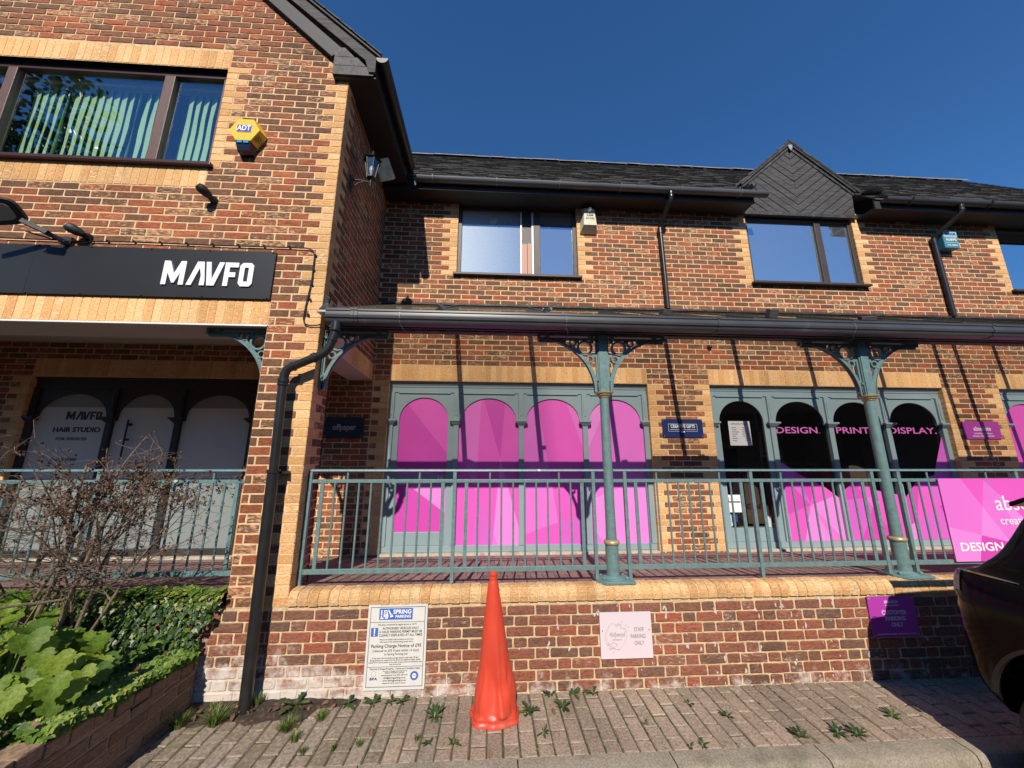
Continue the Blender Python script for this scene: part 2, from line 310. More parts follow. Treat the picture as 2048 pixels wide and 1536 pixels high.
def canopy_glass():
    m = bpy.data.materials.new('dirty_canopy_sheet'); m.use_nodes = True; t = m.node_tree; n = t.nodes; l = t.links; n.clear()
    o = n.new('ShaderNodeOutputMaterial'); tr = n.new('ShaderNodeBsdfTransparent'); tr.inputs[0].default_value = (.93,.92,.90,1)
    d = n.new('ShaderNodeBsdfDiffuse'); d.inputs[0].default_value = (.20,.21,.17,1)
    tl = n.new('ShaderNodeBsdfTranslucent'); tl.inputs[0].default_value = (.5,.5,.45,1)
    g = n.new('ShaderNodeNewGeometry'); s = n.new('ShaderNodeSeparateXYZ'); l.new(g.outputs['Position'], s.inputs[0])
    nz = n.new('ShaderNodeTexNoise'); nz.inputs['Scale'].default_value = 1.6; nz.inputs['Detail'].default_value = 4; l.new(g.outputs['Position'], nz.inputs['Vector'])
    # grime is thicker over the first bay (a stain on the sheet itself)
    h = n.new('ShaderNodeMapRange'); h.inputs[1].default_value = .55; h.inputs[2].default_value = .75; h.inputs[3].default_value = .20; h.inputs[4].default_value = .06; l.new(s.outputs[0], h.inputs[0])
    q = n.new('ShaderNodeMath'); q.operation = 'MULTIPLY_ADD'; l.new(nz.outputs['Fac'], q.inputs[0]); q.inputs[1].default_value = .12; l.new(h.outputs[0], q.inputs[2])
    m1 = n.new('ShaderNodeMixShader'); m1.inputs[0].default_value = .5; l.new(d.outputs[0], m1.inputs[1]); l.new(tl.outputs[0], m1.inputs[2])
    m2 = n.new('ShaderNodeMixShader'); l.new(q.outputs[0], m2.inputs[0]); l.new(tr.outputs[0], m2.inputs[1]); l.new(m1.outputs[0], m2.inputs[2]); l.new(m2.outputs[0], o.inputs[0])
    return m
M['canopy'] = canopy_glass()

# ------------------------------------------------------------------ brick laying
def _rv(): return (random.random(), random.random(), random.random())
def brick_face(mb, O, u, n, a, b, c, d, m, rough=.0012, lip=.0035, r=.004, w=None, rnd=None):
    """one brick face on plane O+u*x+w*z, outward normal n; the rim sinks into the joint"""
    if b-a < .012 or d-c < .012: return
    w = w or Vector((0,0,1)); i = len(mb.v)
    xs = [a, a+r, a+(b-a)*.35+random.uniform(-.01,.01)*(b-a), a+(b-a)*.68+random.uniform(-.01,.01)*(b-a), b-r, b]
    zs = [c, c+r, (c+d)/2, d-r, d]
    jz = rough*1.2; rn = rnd or _rv(); k = random.uniform(-.0012, .0012)*(rough/.0012)
    for zi, z in enumerate(zs):
        for xi, x in enumerate(xs):
            edge = xi in (0, 5) or zi in (0, 4); cor = xi in (0, 5) and zi in (0, 4)
            dep = (-lip-.002 if edge else k+random.uniform(-rough, rough))
            ex = random.uniform(-jz, jz); ez = random.uniform(-jz, jz)
            if cor: ex += (r*.6 if xi == 0 else -r*.6); ez += (r*.6 if zi == 0 else -r*.6)
            mb.v.append(tuple(O+u*(x+ex)+w*(z+ez)+n*dep)); mb.c.append(rn)
    for zi in range(4):
        for xi in range(5):
            q = i+zi*6+xi; mb.f.append((q, q+1, q+7, q+6)); mb.m.append(m)

def backing(mb, O, u, n, rects, m, dep=.0035, w=None):
    w = w or Vector((0,0,1))
    for a, b, c, d in rects:
        i = len(mb.v)
        for x, z in ((a,c),(b,c),(b,d),(a,d)): mb.v.append(tuple(O+u*x+w*z-n*dep)); mb.c.append((.5,.5,.5))
        mb.f.append((i, i+1, i+2, i+3)); mb.m.append(m)

def rects_minus(x0, x1, z0, z1, holes):
    """cover a wall area with rectangles round its openings"""
    zs = sorted({z0, z1, *[h[2] for h in holes], *[h[3] for h in holes]}); zs = [z for z in zs if z0 <= z <= z1]; out = []
    for c, d in zip(zs, zs[1:]):
        segs = [(x0, x1)]
        for h in holes:
            if h[2] < d-1e-6 and h[3] > c+1e-6:
                ns = []
                for a, b in segs:
                    if h[1] <= a or h[0] >= b: ns.append((a, b)); continue
                    if h[0] > a: ns.append((a, h[0]))
                    if h[1] < b: ns.append((h[1], b))
                segs = ns
        out += [(a, b, c, d) for a, b in segs]
    return out

def lay(mb, O, u, n, x0, x1, z0, z1, base, holes, quoin=(), lql=False, rql=False, bond='S', mred=0, mbuff=1, skip=None, rough=.0012, qany=None, phase=0.0, qswap=0):
    """courses of 75 mm from height `base`; holes = (x0,x1,z0,z1,left quoin?,right quoin?)"""
    J = .0095; k0 = int(math.floor((z0-base)/.075+1e-6)); k = k0
    while base+k*.075 < z1-.01:
        c = max(base+k*.075+J/2, z0); d = min(base+(k+1)*.075-J/2, z1)
        if d-c < .015: k += 1; continue
        zm = (c+d)/2; segs = [(x0, x1, lql, rql)]
        for h in holes:
            if h[2]-.003 < zm < h[3]+.003:
                ns = []
                for a, b, ql, qr in segs:
                    if h[1] <= a or h[0] >= b: ns.append((a, b, ql, qr)); continue
                    if h[0] > a+.001: ns.append((a, h[0], ql, h[4]))
                    if h[1] < b-.001: ns.append((h[1], b, h[5], qr))
                segs = ns
        for a, b, ql, qr in segs:
            wl = .2125 if (k+qswap) % 2 else .1025
            if ql and qr and b-a < .45:                 # narrow pier: whole pier is quoins
                x = a
                while x < b-.02:
                    e = min(x+(wl if x == a else .215), b)
                    if not (skip and skip((x+e)/2, zm)): brick_face(mb, O, u, n, x, e-(.0 if e == b else 0), c, d, mbuff if x == a or e == b else mred, rough*.5)
                    x = e+J
                continue
            if ql:
                if not (skip and skip(a, zm)): brick_face(mb, O, u, n, a+.001, a+wl, c, d, mbuff, rough*.35, r=.003)
                a += wl+J
            if qr:
                if not (skip and skip(b, zm)): brick_face(mb, O, u, n, b-wl, b-.001, c, d, mbuff, rough*.35, r=.003)
                b -= wl+J
            if bond == 'S':
                ph = (.1125 if k % 2 else 0)+phase; i = math.floor((a-ph)/.225)
                while ph+i*.225 < b:
                    p, q = ph+i*.225, ph+(i+1)*.225-J; i += 1
                    if p < a+.045: 
                        if q < a+.045: continue
                        p = a
                    if p > b-.03: break
                    if q > b-.045: q = b
                    if q-p < .02: continue
                    if random.random() < .02 and q-p > .2:      # the odd snapped header
                        pass
                    if not (skip and skip((p+q)/2, zm)): brick_face(mb, O, u, n, p+random.uniform(0,.002), min(q, b)+random.uniform(-.002,0), c+random.uniform(-.001,.001), d+random.uniform(-.001,.001), mred, rough, rnd=None)
            else:                                            # Flemish
                x = a - ((.1125+ .05625) if k % 2 else 0) - phase; st = True; i = 0
                x = math.floor(a/.3375-1)*.3375+(.16875 if k % 2 else 0)+phase+random.uniform(-.006,.006)
                while x < b:
                    wd = .215 if st else .1025; p, q = x, x+wd; x += wd+J; st = not st
                    if q < a+.03: continue
                    p = max(p, a)
                    if p > b-.03: break
                    q = min(q, b)
                    if not (skip and skip((p+q)/2, zm)): brick_face(mb, O, u, n, p+random.uniform(0,.003), q-random.uniform(0,.003), c+random.uniform(-.002,.002), d+random.uniform(-.002,.002), mred, rough, r=.006)
        k += 1

def soldiers(mb, O, u, n, x0, x1, z0, z1, m, wdt=.075, rough=.0004):
    k = max(1, round((x1-x0)/wdt)); s = (x1-x0)/k
    for i in range(k): brick_face(mb, O, u, n, x0+i*s+.003, x0+(i+1)*s-.003, z0+.004, z1-.004, m, rough, r=.003, lip=.003)

X, Y, Z = Vector((1,0,0)), Vector((0,1,0)), Vector((0,0,1))
def mbc():
    m = MB(); m.c = []; return m

# ------------------------------------------------------------------ lettering
def text_obj(name, items, m, parent=None, thick=.002):
    """items: (string, x, y, z, size, [align, x-scale, bold, shear, rot]) facing -Y; several strings joined as one mesh"""
    vs, fs = [], []
    for it in items:
        s, x, y, z, size = it[:5]; o_ = dict(it[5]) if len(it) > 5 else {}
        cu = bpy.data.curves.new('t', 'FONT'); cu.body = s; cu.size = size; cu.extrude = thick/2; cu.resolution_u = 3
        cu.align_x = o_.get('align', 'CENTER'); cu.align_y = 'CENTER'; cu.offset = o_.get('bold', 0)*size; cu.shear = o_.get('shear', 0)
        cu.space_character = o_.get('space', 1.0)
        ob = bpy.data.objects.new('t', cu); col.objects.link(ob)
        dg = bpy.context.evaluated_depsgraph_get(); me = bpy.data.meshes.new_from_object(ob.evaluated_get(dg))
        sx = o_.get('sx', 1.0)
        if 'fit' in o_ and len(me.vertices):
            xs = [v.co.x for v in me.vertices]; sx = o_['fit']/(max(xs)-min(xs))
        ca, sa = cos(o_.get('rot', 0)), sin(o_.get('rot', 0)); i = len(vs)
        for v in me.vertices:
            px, pz = v.co.x*sx, v.co.y; px, pz = px*ca-pz*sa, px*sa+pz*ca
            vs.append((x+px, y-v.co.z, z+pz))
        for p in me.polygons: fs.append(tuple(i+k for k in p.vertices))
        bpy.data.objects.remove(ob); bpy.data.curves.remove(cu); bpy.data.meshes.remove(me)
        b = MB(); b.v = vs; b.f = fs; b.m = [0]*len(fs); r = b.build(name, m, parent); vs, fs = [], []
    return r
# =================================================================== SETTING
def sheet(name, pts, m, kind='structure', z=None):
    b = MB(); b.poly(pts); return tag(b.build(name, m), kind=kind)
sheet('ground', [(-400,-400,-.118),(400,-400,-.118),(400,400,-.118),(-400,400,-.118)], M['asphalt'])
# road of dark blocks below the kerb
mb = mbc(); O = Vector((0,0,-.10))
backing(mb, O, X, Z, [(-3, 8, 0.6, 2.34)], 1, .006, w=Y)
for i in range(-8, 22):
    for j in range(0, 16):
        x = i*.21+(.105 if j % 2 else 0); y = 2.33-j*.105
        if y < 1.7 and x < 1.0: continue
        brick_face(mb, O, X, Z, x, x+.203, y-.098, y, 0, .0012, w=Y, lip=.006, r=.006)
tag(mb.build('road', [M['paver_walk'], M['joint_d']]), kind='structure')
# pavement of blocks, long joints running to the wall
mb = mbc(); O = Vector((0,0,0))
backing(mb, O, X, Z, [(-2.4, 9.5, 2.49, 3.2)], 1, .007, w=Y)
random.seed(5)
for i in range(-24, 92):
    x = i*.103+random.uniform(-.002,.002); o = (i % 2)*.103+random.uniform(-.004,.004)
    y = 2.497-o
    while y < 3.10:
        a = max(y, 2.499); b_ = min(y+.199, 3.12); y += .206
        if b_-a < .03: continue
        tilt = random.uniform(-.0025,.0025)
        brick_face(mb, O+Z*tilt, X, Z, x, x+.0965, a, b_, 0 if x > -.55+random.uniform(-.25,.25) else 2, .0014, w=Y, lip=.006, r=.006)
M['paver_grey'] = brick_mat('mossy_grey_paving', [(0,(.21,.165,.12)), (.5,(.26,.205,.155)), (1,(.30,.245,.19))], pale=(.17,.15,.09), pale_at=.80, scale=50, bump=.7)
tag(mb.build('pavement', [M['paver'], M['joint'], M['paver_grey']]), kind='structure')
# kerb stones
b = MB(); x = -2.4
random.seed(3)
while x < 9:
    x2 = x+.914 if x > -2 else x+.75
    prof = [(2.352,-.12),(2.358,-.035),(2.372,-.008),(2.395,.002),(2.492,.004),(2.492,-.12)]
    b.prism([(x+.004, p[0], p[1]) for p in prof], (x2-x-.008, 0, 0)); x = x2
tag(b.build('kerb', M['kerb'], smooth=True), kind='structure')
# raised walkway behind the coping, gently falling to the shops
mb = mbc(); O = Vector((0, 3.17, .722)); W = Vector((0, 1.6, -.177)).normalized(); N = X.cross(W)
backing(mb, O, X, N, [(-9, 11, .0, 1.62)], 1, .003, w=W)
random.seed(8)
for j in range(8):
    for i in range(-62, 103):
        x = i*.108+(.054 if j % 2 else 0)
        if x < -6.5 or x > 10.8: continue
        brick_face(mb, O, X, N, x, x+.1035, j*.206+.002, j*.206+.203, 0, .0004, w=W, lip=.002, r=.003)
tag(mb.build('walkway', [M['paver_walk'], M['joint_d']]), kind='structure')

# =================================================================== RETAINING WALL
YA, YB = 3.078, 4.765
rw = empty('retaining_wall', (1.5, YA, 0), 'low old red brick retaining wall with rounded buff coping, paint-splashed, under the railings', 'wall')
random.seed(21)
mb = mbc(); O = Vector((0, YA, 0))
backing(mb, O, X, -Y, [(-9, 10.5, -.12, .622)], 1, .007)
lay(mb, O, X, -Y, -9, 10.5, 0, .60, -.0, [], bond='F', mred=0, rough=.0018)
mb.box(-9, 10.5, YA+.01, YA+.10, -.12, .60, 1); mb.c += [(.5,.5,.5)]*8
mb.build('brickwork', [M['old'], M['oldmortar']], rw)
# bull-nosed coping bricks
mb = MB(); mb.c = []
random.seed(22)
prof = [(3.067,.628),(3.064,.665),(3.068,.690),(3.080,.712),(3.100,.726),(3.125,.731),(3.19,.731)]
def coping(mb, x0, x1):
    x = x0
    while x < x1-.03:
        x2 = min(x+.0765, x1); rn = _rv(); dz = random.uniform(-.002,.002); dy = random.uniform(-.003,.003); sk = random.uniform(-.004,.004)
        cols = [(x+.003, -.005), (x+.008, 0), (x2-.008, 0), (x2-.003, -.005)]; i = len(mb.v)
        for xx, dd in cols:
            for k, (py, pz) in enumerate(prof):
                # normal offset approximated towards the inside of the curve
                cy, cz = 3.13, .66; vy, vz = py-cy, pz-cz; ln = sqrt(vy*vy+vz*vz)
                mb.v.append((xx+sk*(k/6), py+dy+vy/ln*dd+random.uniform(-.001,.001), pz+dz+vz/ln*dd+random.uniform(-.001,.001))); mb.c.append(rn)
        np_ = len(prof)
        for c_ in range(3):
            for k in range(np_-1):
                q = i+c_*np_+k; mb.f.append((q, q+np_, q+np_+1, q+1)); mb.m.append(0)
        x = x2
coping(mb, -1.524, 10.4)
i = len(mb.v)
pm = [(p[0]+.006 if k < 4 else p[0], p[1]-.006 if k > 1 else p[1]) for k, p in enumerate(prof)]
for xx in (-1.526, 10.4):
    for py, pz in pm: mb.v.append((xx, py, pz)); mb.c.append((.5,.5,.5))
for k in range(len(pm)-1): mb.f.append((i+k, i+len(pm)+k, i+len(pm)+k+1, i+k+1)); mb.m.append(1)
mb.build('coping', [M['coping'], M['oldmortar']], rw)
world_child(rw)

# =================================================================== LEFT GABLED WING
gw = empty('gabled_brick_building', (-4.06, YA, 0), 'projecting gabled brick wing with buff quoins, open porch below and steep slate roof', 'building')
random.seed(31)
A0 = Vector((0, YA, 0)); XC = -1.526; GC = -4.06; SL = .892
def roofz(x): return 8.34 - abs(x-GC)*SL         # top of the verge
WIN = (-5.38, -2.735, 4.445, 5.62); POR = (-6.15, -1.975, .62, 2.87)
holes = [(*WIN, True, True), (-5.40, -2.72, 5.62, 5.845, False, False), (-5.40, -2.735, 4.22, 4.445, False, False),
         (*POR, False, False), (-6.15, -1.975, 2.87, 3.095, False, False)]
mb = mbc()
lay(mb, A0, X, -Y, -6.594, XC, .62, 8.3, -.055, holes, lql=True, rql=True, skip=lambda x, z: z > roofz(x)-.30)
soldiers(mb, A0, X, -Y, -5.40, -2.72, 5.62, 5.845, 1); soldiers(mb, A0, X, -Y, -5.40, -2.735, 4.22, 4.445, 1)
soldiers(mb, A0, X, -Y, -6.15, -1.975, 2.87, 3.095, 1)
h2 = [h[:4] for h in (WIN, POR)]
backing(mb, A0, X, -Y, rects_minus(-6.59, XC-.004, .62, 5.845, h2), 2)
i = len(mb.v); zt = lambda x: roofz(x)-.12
for p in ((-6.59,5.845),(XC-.004,5.845),(XC-.004,zt(XC)),(GC,zt(GC)),(-6.59,zt(-6.59))): mb.v.append((p[0], YA+.005, p[1])); mb.c.append((.5,)*3)
mb.f.append(tuple(range(i, i+5))); mb.m.append(2)
# window reveals and head
for xx, nn in ((WIN[1], -X), (WIN[0], X)):
    k = 0; z = 4.445
    while z < 5.6: brick_face(mb, Vector((xx, YA, 0)), Y, nn, .0, .10, z+.005, min(z+.07, 5.615), 1, .0004); z += .075
    backing(mb, Vector((xx, YA, 0)), Y, nn, [(0, .12, 4.445, 5.62)], 2)
# side wall, above the open arch
P0 = Vector((XC, YA, 0)); P1 = Vector((-1.60, YB, 0)); us = (P1-P0).normalized(); ns = Vector((us.y, -us.x, 0)); LS = (P1-P0).length
lay(mb, P0, us, ns, 0, LS, 2.97, 5.62, -.03, [], lql=True, qswap=1)
soldiers(mb, P0, us, ns, .31, LS, 2.745, 2.97, 1)
lay(mb, P0, us, ns, 0, .307, .62, 2.97, -.055, [], lql=True, qswap=1)
backing(mb, P0, us, ns, [(.004, LS, 2.745, 5.7), (.004, .307, .5, 2.745)], 2)
# porch side of the pillar, its back, pier ends
lay(mb, Vector((-1.975, 3.385, 0)), -Y, -X, 0, .307, .62, 2.87, -.055, [], lql=False)
backing(mb, Vector((-1.975, 3.385, 0)), -Y, -X, [(0, .303, .5, 2.87)], 2)
mb.box(-1.97, -1.545, 3.09, 3.38, .45, 2.86, 2); mb.c += [(.5,)*3]*8
lay(mb, Vector((-1.53, 3.385, 0)), -X, Y, 0, .445, .62, 2.87, -.055, [])
# far left pier and side wall so the wing closes
mb.box(-6.59, -6.15, YA+.01, 3.5, 0, 3.2, 2); mb.c += [(.5,)*3]*8
mb.box(-6.60, -6.50, YA+.01, 9.0, 2.8, 5.7, 2); mb.c += [(.5,)*3]*8
wall = mb.build('wall', [M['red'], M['buff'], M['mortar']], gw)
b = MB()
b.box(-6.15, -1.975, YA+.008, 3.50, 2.868, 3.20)                 # lintel, painted underneath
b.box(-6.59, -1.84, 3.50, YB-.004, 3.20, 3.26)
b.build('porch_ceiling', M['ceil'], gw)
b = MB(); b.box(-1.84, -1.535, 3.386, YB-.004, 2.740, 3.25)
b.v = [(x-(.074*(y-YA)/1.687 if y > 4 else 0), y, z) for x, y, z in b.v]
b.build('beam_casing', M['beamsoff'], gw)
b = MB(); b.box(-6.15, -1.975, YA-.006, YA+.02, 2.856, 2.870); b.build('lintel_edge', M['white'], gw)
# verge, box end, soffit, side gutter, roof
def slope_board(b, x0, x1, zoff0, zoff1, y0, y1, m=0):
    b.prism([(x0, y0, roofz(x0)+zoff0), (x1, y0, roofz(x1)+zoff0), (x1, y0, roofz(x1)+zoff1), (x0, y0, roofz(x0)+zoff1)], (0, y1-y0, 0), m)
XE = -1.235                                                # outer edge of the eaves timber
b = MB(); yb0 = 2.995
b.prism([(XE, yb0, 5.585), (XE, yb0, roofz(XE)-.035), (GC, yb0, roofz(GC)-.035), (GC, yb0, roofz(GC)-.185), (-1.345, yb0, 5.735), (-1.30, yb0, 5.585)], (0, .03, 0))
b.prism([(-6.885, yb0, 5.585), (-6.885, yb0, roofz(-6.885)-.035), (GC-.002, yb0, roofz(GC)-.035), (GC-.002, yb0, roofz(GC)-.185), (-6.78, yb0, 5.735)], (0, .03, 0))
b.build('bargeboard', M['weath'], gw, bevel=.004)
b = MB(); yb1 = 3.012
for za, zb in ((5.560, 5.668), (5.674, 5.78), (5.786, 5.90)):
    xe = XE-.02 if za < 5.6 else XE-.02-(za-5.6)*1.12
    b.prism([(-1.665, yb1, za), (xe, yb1, za), (XE-.02-max(zb-5.62, 0)*1.12, yb1, zb), (-1.665, yb1, zb)], (0, .02, 0))
b.build('eaves_box', M['timber'], gw)
b = MB(); b.box(-1.665, XE, 3.03, 4.6, 5.548, 5.566)
b.box(-1.53, XE, 3.03, 4.55, 5.566, 5.60)
b.box(XE-.03, XE, 3.03, 4.45, 5.60, 5.70)
b.prism([(-1.60, 3.025, 5.9), (GC, 3.025, roofz(GC)-.13), (GC, 3.025, roofz(GC)-.28), (-1.70, 3.025, 5.80)], (0, .06, 0))
b.build('soffit', M['soffit'], gw)
b = MB(); gx, gz = -1.165, 5.735
def gutter(b, p, q, r=.056, m=0, n=10):
    """half-round gutter trough from p to q"""
    p, q = Vector(p), Vector(q); d = (q-p).normalized(); s = d.cross(Z).normalized(); i = len(b.v)
    for e in (p, q):
        for rr in (r, r-.004):
            for k in range(n+1):
                t = pi+pi*k/n; b.v.append(tuple(e+s*cos(t)*rr+Z*sin(t)*rr))
    N1 = n+1
    for k in range(n):
        b.f.append((i+k, i+k+1, i+2*N1+k+1, i+2*N1+k)); b.m.append(m)
        b.f.append((i+N1+k, i+3*N1+k, i+3*N1+k+1, i+N1+k+1)); b.m.append(m)
        b.f.append((i+k, i+N1+k, i+N1+k+1, i+k+1)); b.m.append(m)
        b.f.append((i+2*N1+k, i+2*N1+k+1, i+3*N1+k+1, i+3*N1+k)); b.m.append(m)
    for k in (0, n):
        b.f.append((i+k, i+2*N1+k, i+3*N1+k, i+N1+k)); b.m.append(m)
gutter(b, (gx, 2.97, gz), (gx, 4.32, gz-.03), .06)
b.prism([(gx+.06*cos(pi+pi*k/10), 2.97, gz+.06*sin(pi+pi*k/10)) for k in range(11)], (0, -.004, 0), 1)
b.build('gutter', [M['black'], M['gutter2']], gw)
def slates(b, P, u, w, n, wid, hgt, clip=None, course=.20, sw=.25, m=0, seed=1):
    """overlapping slates on a roof plane: u along the eaves, w up the slope"""
    rnd = random.Random(seed); rows = int(hgt/course)+1
    for r in range(rows):
        x = -rnd.random()*sw
        while x < wid:
            wdt = sw*rnd.uniform(.8, 1.15); a = max(x, 0)+.003; c = min(x+wdt, wid)-.003; x += wdt
            if c-a < .02: continue
            z0 = r*course; z1 = min(z0+course*1.15, hgt+.02); cx = P+u*((a+c)/2)+w*((z0+z1)/2)
            if clip and not clip(cx): continue
            t = rnd.uniform(.010, .020); j = rnd.uniform(-.006, .006); j2 = rnd.uniform(-.006, .006)
            q = [P+u*a+w*(z0+j)+n*t, P+u*c+w*(z0+j2)+n*t, P+u*c+w*z1+n*.003, P+u*a+w*z1+n*.003]
            lo = [P+u*a+w*(z0+j)-n*.002, P+u*c+w*(z0+j2)-n*.002]
            b.poly(q, m); b.poly([lo[0], lo[1], q[1], q[0]], m)
            b.poly([lo[0], q[0], q[3], P+u*a+w*z1-n*.002], m); b.poly([q[1], lo[1], P+u*c+w*z1-n*.002, q[2]], m)
b = MB(); wS = Vector((-1, 0, SL)).normalized(); nS = Vector((SL, 0, 1)).normalized()
slates(b, Vector((XE+.055, 2.95, roofz(XE+.055)+.005)), Y, wS, nS, 6.0, 3.95, clip=lambda c: c.z < 8.4, seed=2)
wS2 = Vector((1, 0, SL)).normalized(); nS2 = Vector((-SL, 0, 1)).normalized()
slates(b, Vector((-6.94, 2.95, roofz(-6.94)+.005)), Y, wS2, nS2, 6.0, 3.95, clip=lambda c: c.z < 8.4, seed=3)
for s_ in (1, -1):
    x0 = XE+.05 if s_ > 0 else -6.93
    b.prism([(x0, 2.97, roofz(x0)-.03), (GC, 2.97, roofz(GC)-.03), (GC, 2.97, roofz(GC)), (x0, 2.97, roofz(x0))], (0, 6, 0))
b.build('roof', M['slate'], gw)
# first-floor window with vertical blinds
def window(parent, x0, x1, z0, z1, yf, muls, mf, mj, gl, sill=True, fw=.06, silly=.05):
    """muls: list of (x centre, width); frame front face at yf"""
    fr = MB(); fr.box(x0, x1, yf, yf+.07, z1-fw, z1, 0); fr.box(x0, x1, yf+.001, yf+.07, z0, z0+fw, 0)
    fr.box(x0, x0+fw, yf+.002, yf+.07, z0+fw, z1-fw, 1); fr.box(x1-fw, x1, yf+.002, yf+.07, z0+fw, z1-fw, 1)
    for c, wd in muls: fr.box(c-wd/2, c+wd/2, yf-.004, yf+.07, z0+fw-.004, z1-fw+.004, 1)
    f = fr.build('window', [mf, mj], parent, bevel=.004)
    edges = [x0+fw]+[e for c, wd in muls for e in (c-wd/2, c+wd/2)]+[x1-fw]
    for a, c in zip(edges[::2], edges[1::2]):
        p = MB(); p.box(a-.002, c+.002, yf+.030, yf+.036, z0+fw-.002, z1-fw+.002); p.build('pane', gl, f)
    if sill:
        s = MB(); s.box(x0-.045, x1+.045, yf-silly-.07, yf+.02, z0-.035, z0); s.build('sill', mf, f, bevel=.005)
    return f
f = window(gw, WIN[0], WIN[1], WIN[2]+.028, WIN[3], YA+.055, [(-4.82, .09), (-3.325, .10)], M['mahog'], M['mahog2'], M['glass'], fw=.065, silly=.03)
b = MB(); random.seed(4)
for x0, x1 in ((-5.3, -4.9), (-4.78, -3.39), (-3.26, -2.80)):
    x = x0+.03; nn = 0
    while x < x1-.02:
        ang = radians(random.uniform(15, 24) if nn % 9 != 4 else 50); sw = .089; zb = 4.53; zt2 = 5.56
        base = len(b.v); K = 6
        for k in range(K+1):
            z = zb+(zt2-zb)*k/K; tw = ang+radians(5)*sin(k*1.1+x*3); wob = .004*sin(k*1.7+x*9)
            dx, dy = cos(tw)*sw/2, sin(tw)*sw/2
            b.v += [(x-dx+wob, 3.30+dy, z), (x+dx+wob, 3.30-dy, z)]
        for k in range(K): b.f.append((base+2*k, base+2*k+1, base+2*k+3, base+2*k+2)); b.m.append(0)
        x += .0765 if nn % 9 != 4 else .085; nn += 1
M['blind'] = mat('pale_green_vertical_blind', (.50,.86,.50), .8)
b.build('vertical_blind', M['blind'], f)
b = MB(); b.box(-5.35, -2.77, 3.26, 3.34, 5.56, 5.60); b.build('blind_rail', M['white'], f)
def room(parent, x0, x1, y0, y1, z0, z1, m=None, name='room_interior'):
    b = MB(); m = m or M['dark']
    b.quad((x0,y1,z0),(x1,y1,z0),(x1,y1,z1),(x0,y1,z1)); b.quad((x0,y0,z0),(x0,y1,z0),(x0,y1,z1),(x0,y0,z1)); b.quad((x1,y0,z0),(x1,y1,z0),(x1,y1,z1),(x1,y0,z1))
    b.quad((x0,y0,z0),(x1,y0,z0),(x1,y1,z0),(x0,y1,z0)); b.quad((x0,y0,z1),(x1,y0,z1),(x1,y1,z1),(x0,y1,z1))
    return b.build(name, m, parent)
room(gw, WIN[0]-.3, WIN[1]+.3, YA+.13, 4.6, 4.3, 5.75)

# =================================================================== MAIN RANGE
mr_ = empty('long_brick_building', (4, YB, 0), 'long two-storey brick range with slate roof, small boarded dormer and arched shopfronts', 'building')
random.seed(41)
B0 = Vector((0, YB, 0)); SOF = 5.49
W1 = (-.535, 1.257, 4.345, SOF+.05); W2 = (3.955, 5.737, 4.345, SOF+.05); W3 = (8.24, 10.0, 4.345, SOF+.05)
AR0 = (-5.845, -3.07, .57, 2.745); AR1 = (-1.372, 2.168, .57, 2.745); AR2 = (3.066, 6.60, .57, 2.745); AR3 = (7.50, 10.9, .57, 2.745)
holes = [(*w_, True, True) for w_ in (W1, W2, W3, AR0, AR1, AR2, AR3)] + [(a[0], a[1], 2.745, 2.97, False, False) for a in (AR0, AR1, AR2, AR3)]
mb = mbc()
def hid(x, z): return x < -1.62 and z > 3.25
lay(mb, B0, X, -Y, -6.6, 11, .50, SOF+.03, .045, holes, skip=hid)
for a in (AR0, AR1, AR2, AR3): soldiers(mb, B0, X, -Y, a[0], a[1], 2.745, 2.97, 1)
op = [W1, W2, W3, AR0, AR1, AR2, AR3]
backing(mb, B0, X, -Y, rects_minus(-6.6, 11, .3, SOF+.12, op), 2)
for a in op:
    dep = .10 if a[3] > 5 else .09
    for xx, nn in ((a[1], -X), (a[0], X)):
        z = a[2] if a[3] < 5 else 4.32
        while z < min(a[3], SOF)-.01:
            if z >= a[2]-.03: brick_face(mb, Vector((xx, YB, 0)), Y, nn, 0, dep+.02, z+.005, z+.07, 1, .0004)
            z += .075
        backing(mb, Vector((xx, YB, 0)), Y, nn, [(0, .14, a[2], a[3])], 2)
    mb.box(a[0]-.02, a[1]+.02, YB+.008, YB+.16, a[3]+.001, a[3]+.08, 2); mb.c += [(.5,)*3]*8
mb.build('wall', [M['red'], M['buff'], M['mortar']], mr_)
for a in (AR0, AR1, AR2, AR3):
    b = MB(); b.box(a[0]+.003, a[1]-.003, YB-.012, YB+.2, .535, .572); b.build('threshold', M['concrete'], mr_, bevel=.004)
b = MB(); b.box(-6.6, 11, YB+.6, YB+5, 3.2, 3.3); b.box(-6.6, 11, YB+5, YB+5.1, 0, 5.5); b.box(10.95, 11.0, YB+.01, YB+5, 0, 5.5); b.box(-6.6,-6.5, YB+.01, YB+5, 0, 5.5)
b.build('inner_structure', M['dark'], mr_)
